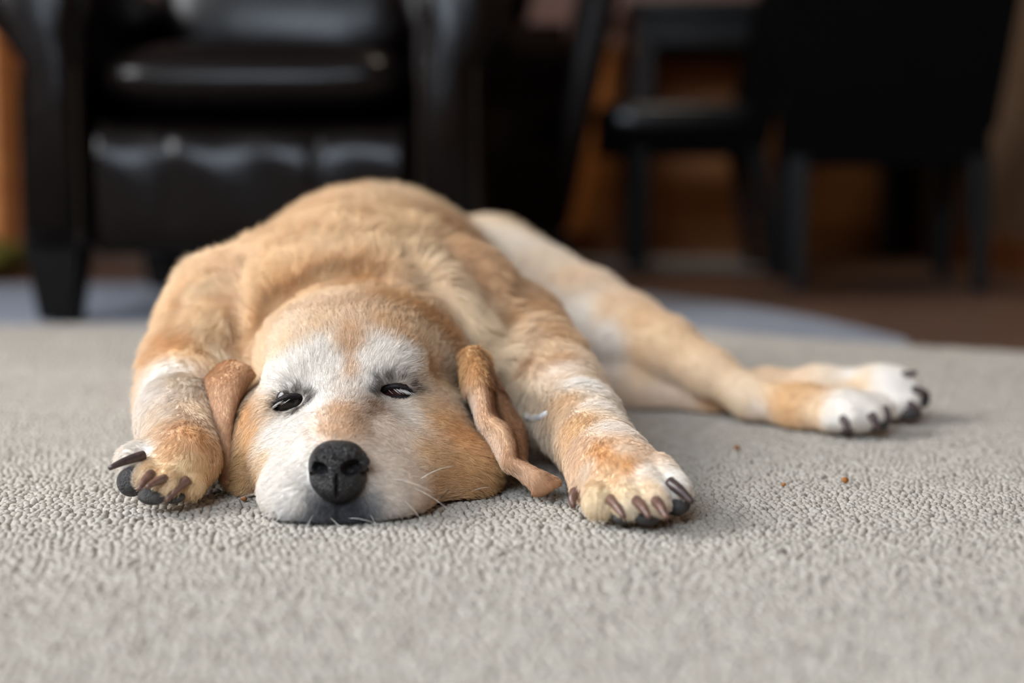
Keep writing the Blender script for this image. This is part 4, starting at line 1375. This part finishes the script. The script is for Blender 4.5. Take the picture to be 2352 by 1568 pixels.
def ear(label, rows, cols, th, hairs, flip):
    G = grid_up([[tuple(P(*q)) for q in r] for r in rows], 26, 56)
    G[..., 2] = np.maximum(G[..., 2], 0.004)
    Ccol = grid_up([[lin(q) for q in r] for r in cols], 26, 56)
    du = np.gradient(G, axis=1)
    dv = np.gradient(G, axis=0)
    nn = np.cross(du, dv)
    nn /= np.linalg.norm(nn, axis=-1, keepdims=True) + 1e-9
    if flip:
        nn = -nn
    nv, nu = G.shape[:2]
    t = np.full((nv, nu), th)
    edge_u = np.minimum(np.arange(nu), np.arange(nu)[::-1])
    t *= np.clip((edge_u + 1) / 3, 0.45, 1)[None]
    t *= np.clip((np.arange(nv)[::-1] + 1) / 3, .5, 1)[:, None]
    Fv, Bv = G + nn * t[..., None], G - nn * t[..., None]
    V = np.concatenate([Fv.reshape(-1, 3), Bv.reshape(-1, 3)])
    V[:, 2] = np.maximum(V[:, 2], 0.001)
    i = (np.arange(nv - 1)[:, None] * nu + np.arange(nu - 1)[None]).ravel()
    q = np.stack([i, i + 1, i + 1 + nu, i + nu], -1)
    o = nv * nu
    qs = [q if not flip else q[:, ::-1], (q + o)[:, ::-1] if not flip else q + o]
    ring = list(range(nu)) + [r * nu + nu - 1 for r in range(1, nv)] + [(nv - 1) * nu + k for k in range(nu - 2, -1, -1)] + [r * nu for r in range(nv - 2, 0, -1)]
    ring = np.array(ring)
    nx_ = np.roll(ring, -1)
    side = np.stack([ring, ring + o, nx_ + o, nx_], -1)
    qs.append(side if not flip else side[:, ::-1])
    Qe = np.concatenate(qs)
    Ne = normals_np(V, Qe)
    if (Ne[:o] * nn.reshape(-1, 3)).sum() < 0:
        Qe = Qe[:, ::-1]
        Ne = -Ne
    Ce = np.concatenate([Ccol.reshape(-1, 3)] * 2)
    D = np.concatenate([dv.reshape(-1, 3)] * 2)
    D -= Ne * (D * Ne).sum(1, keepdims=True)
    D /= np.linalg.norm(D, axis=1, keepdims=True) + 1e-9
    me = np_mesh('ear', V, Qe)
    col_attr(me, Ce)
    eo = link('ear', me, M_SKIN, dog)
    eo['label'] = label
    L = np.full(len(V), 0.0042)
    L[:nu * 8] = 0.009
    L[nu * (nv - 9):nu * nv] = L[o + nu * (nv - 9):] = 0.0022
    fur('fur', V, Qe, Ne, Ce, L, D, np.ones(len(V)), hairs, M_FUR, eo, width=.00013, lift=.42, clump=.004, steps=4)
    return eo


LB, LM, LL = (172, 130, 98), (190, 148, 114), (226, 190, 152)
ear('tan ear flap hanging beside the left paw', [
    [(492, 856, 1.150), (512, 838, 1.128), (540, 832, 1.112), (566, 842, 1.104), (586, 864, 1.108)],
    [(460, 885, 1.130), (486, 878, 1.100), (516, 878, 1.084), (544, 884, 1.080), (563, 892, 1.094)],
    [(466, 935, 1.118), (486, 936, 1.088), (510, 942, 1.074), (530, 940, 1.073), (546, 930, 1.092)],
    [(488, 990, 1.100), (497, 993, 1.078), (512, 997, 1.066), (523, 992, 1.066), (532, 976, 1.084)],
    [(501, 1040, 1.085), (507, 1046, 1.070), (516, 1049, 1.061), (526, 1046, 1.062), (533, 1033, 1.074)],
    [(506, 1084, 1.072), (511, 1091, 1.063), (518, 1095, 1.057), (525, 1092, 1.058), (530, 1082, 1.066)],
    [(509, 1106, 1.066), (513, 1110, 1.060), (518, 1112, 1.055), (523, 1111, 1.056), (527, 1104, 1.062)]],
    [[(206, 164, 126)] * 5, [(196, 154, 120), (200, 158, 122), (208, 166, 130), (202, 158, 122), LB], [(196, 154, 120), (206, 164, 130), (216, 178, 146), (204, 160, 124), LB], [(204, 162, 128), (212, 174, 140), (208, 166, 130), (200, 158, 122), LB],
     [(206, 162, 128), (208, 166, 130), (214, 172, 136), (200, 158, 122), LB], [LM] * 5, [LM] * 5],
    0.0022, 26000, False)
ear('brown ear flap folded outward with its wavy edge and tip on the carpet', [
    [(1060, 812, 1.125), (1076, 800, 1.116), (1092, 800, 1.118), (1102, 808, 1.128), (1108, 822, 1.142), (1112, 842, 1.165)],
    [(1064, 880, 1.106), (1084, 864, 1.086), (1106, 858, 1.082), (1118, 866, 1.108), (1130, 876, 1.122), (1144, 894, 1.165)],
    [(1083, 928, 1.094), (1098, 916, 1.074), (1114, 906, 1.068), (1130, 912, 1.108), (1150, 918, 1.104), (1172, 934, 1.150)],
    [(1100, 980, 1.086), (1110, 964, 1.064), (1122, 954, 1.057), (1142, 958, 1.102), (1170, 962, 1.092), (1198, 972, 1.135)],
    [(1122, 1014, 1.076), (1138, 995, 1.054), (1156, 984, 1.047), (1170, 990, 1.092), (1188, 994, 1.082), (1208, 1004, 1.125)],
    [(1142, 1050, 1.064), (1158, 1032, 1.046), (1172, 1021, 1.040), (1180, 1026, 1.076), (1194, 1030, 1.072), (1209, 1037, 1.105)],
    [(1158, 1075, 1.055), (1168, 1064, 1.041), (1179, 1055, 1.036), (1186, 1057, 1.062), (1198, 1060, 1.060), (1209, 1064, 1.086)],
    [(1188, 1095, 1.047), (1198, 1082, 1.035), (1211, 1075, 1.032), (1217, 1077, 1.050), (1225, 1081, 1.052), (1233, 1087, 1.064)],
    [(1220, 1122, 1.040), (1226, 1104, 1.029), (1241, 1093, 1.028), (1250, 1093, 1.038), (1258, 1096, 1.042), (1266, 1102, 1.050)],
    [(1226, 1136, 1.037), (1240, 1128, 1.030), (1258, 1117, 1.028), (1270, 1110, 1.033), (1279, 1107, 1.038), (1286, 1108, 1.046)],
    [(1248, 1133, 1.036), (1256, 1129, 1.033), (1264, 1124, 1.032), (1270, 1121, 1.034), (1275, 1118, 1.037), (1279, 1116, 1.040)]],
    [[(214, 172, 124)] * 6, [(206, 160, 112), (218, 174, 126), (206, 158, 108), LB, LB, LB], [(226, 204, 186), (222, 194, 168), LM, (150, 108, 78), LB, LB], [(226, 204, 184), (222, 192, 164), (196, 152, 116), (146, 104, 74), (160, 116, 84), LM],  # fold valley behind the rim darkened in colour, as it lies in shade
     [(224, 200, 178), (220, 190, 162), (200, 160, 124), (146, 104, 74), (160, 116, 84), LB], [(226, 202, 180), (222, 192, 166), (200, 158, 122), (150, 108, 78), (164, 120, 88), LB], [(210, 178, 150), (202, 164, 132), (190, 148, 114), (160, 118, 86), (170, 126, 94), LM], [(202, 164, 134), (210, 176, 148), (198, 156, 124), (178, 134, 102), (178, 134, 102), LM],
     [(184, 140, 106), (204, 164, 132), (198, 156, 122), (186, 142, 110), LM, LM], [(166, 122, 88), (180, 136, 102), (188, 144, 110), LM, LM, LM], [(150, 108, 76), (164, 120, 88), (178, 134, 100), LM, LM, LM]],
    0.0024, 42000, True)

# ------------------------------------------------------------------ claws and pads
def claw(pts, r, m, lab=None):
    w = [P(*q) for q in pts]
    a, b = w[0], w[-1]
    if len(w) == 2:
        mid = a.lerp(b, .5) + Vector((0, -.0012, .0022))
        w = [a, mid, b]
    n = 8
    line, rad = [], []
    for i in range(n + 1):
        t = i / n
        p = w[0] * (1 - t) ** 2 + w[1] * 2 * t * (1 - t) + w[2] * t * t
        p.z = max(p.z, 0.0015)
        line.append(p)
        rad.append(r * (1 - 0.58 * t ** 1.4))
    line[-1] = line[-2].lerp(line[-1], .8)
    o = tube('claw', line, rad, m, dog, 10)
    if lab:
        o['label'] = lab
    return o


for q in ([(1402, 1146, .954), (1434, 1190, .934)], [(1462, 1150, .944), (1492, 1189, .924)], [(1506, 1150, .943), (1533, 1191, .924)]):
    claw(q, .0040, M_CLAW)
claw([(1538, 1108, .964), (1592, 1156, .946)], .0046, M_CLAWDARK, 'long dark outer claw')
claw([(1344, 1118, 1.002), (1304, 1128, .992), (1318, 1168, .986)], .0046, M_CLAW, 'curved brown dewclaw')
claw([(330, 1046, 1.010), (248, 1077, .990)], .0038, M_CLAWDARK, 'long dark outer claw')
for q in ([(348, 1088, .996), (318, 1126, .978)], [(378, 1100, .992), (336, 1120, .974)], [(430, 1102, 1.002), (380, 1152, .986)]):
    claw(q, .0037, M_CLAW)
for q in ([(1936, 960, 1.294), (1950, 992, 1.284)], [(2000, 952, 1.292), (2020, 990, 1.284)], [(2030, 938, 1.306), (2044, 972, 1.298)],
          [(2062, 868, 1.395), (2108, 855, 1.388)], [(2096, 894, 1.384), (2134, 906, 1.377)], [(2086, 926, 1.373), (2116, 948, 1.366)]):
    claw(q, .0046, M_CLAWDARK)


def pad(px, py, Y, r, m=M_PAD):
    r = [v * .88 for v in r]
    c = P(px, py, Y)
    c.z = max(c.z, r[2] + .0004)
    bm = bmesh.new()
    bmesh.ops.create_icosphere(bm, subdivisions=3, radius=1)
    for v in bm.verts:
        v.co = Vector((v.co.x * r[0], v.co.y * r[1], v.co.z * r[2])) + c
    bm_obj('paw_pad', bm, m, dog)


for a in ((1432, 1186, .955, (.0095, .010, .006)), (1486, 1188, .950, (.0105, .010, .006)), (1552, 1158, .966, (.0115, .012, .0085)),
          (302, 1106, 1.008, (.0120, .011, .0125)), (352, 1138, .994, (.0125, .011, .0075)), (398, 1142, 1.0, (.0095, .010, .005)),
          (1946, 984, 1.302, (.0090, .010, .006)), (2016, 972, 1.302, (.0120, .010, .0095)), (2090, 950, 1.372, (.0125, .010, .0075)), (2122, 916, 1.392, (.0070, .008, .0100))):
    pad(*a)

# ------------------------------------------------------------------ whiskers and the pale collar edge under the neck
wp, wc = [], []
for (px, py, dx, dy, L) in ((640, 1150, -1, .3, .028), (625, 1130, -1, .1, .03), (660, 1170, -.8, .6, .022), (690, 1100, -1, .2, .03), (950, 1120, .7, .5, .03), (930, 1150, .6, .7, .022), (965, 1100, .8, -.5, .03),
                            (900, 1100, 1, .3, .03), (760, 1190, .3, .2, .02), (800, 1190, .6, -.1, .022), (1080, 1130, .6, -.6, .018), (720, 1180, -.4, .7, .016), (850, 1180, .5, .7, .018)):
    h, n = hit(px, py)
    if h is None:
        continue
    d = (P(px + dx, py + dy, h.y) - P(px, py, h.y)).normalized()
    line = [h + (d * .85 + n * .35).normalized() * (L * t) + Vector((0, 0, -.25)) * (L * t * t) for t in np.linspace(0, 1, 7)]
    wp.append([(q.x, q.y, max(q.z, .001)) for q in line])
    wc.append(lin((238, 232, 222)))
hair('whiskers', np.array(wp, np.float32), np.array(wc), .00018, M_FUR, dog)
M_COLLAR = mat('white_collar_band', (232, 230, 228), 0.5)
ring = []
for px, py in ((1192, 928), (1202, 950), (1214, 958), (1228, 961), (1242, 958), (1256, 948)):
    h, n = hit(px, py)
    ring.append(min((h + (EYE_C - h).normalized() * .004, P(px, py, 1.20)), key=lambda q: q.y))
tube('collar', ring, [.0022, .003, .0034, .0034, .0028, .002], M_COLLAR, dog, 10)['label'] = 'thin white collar edge'
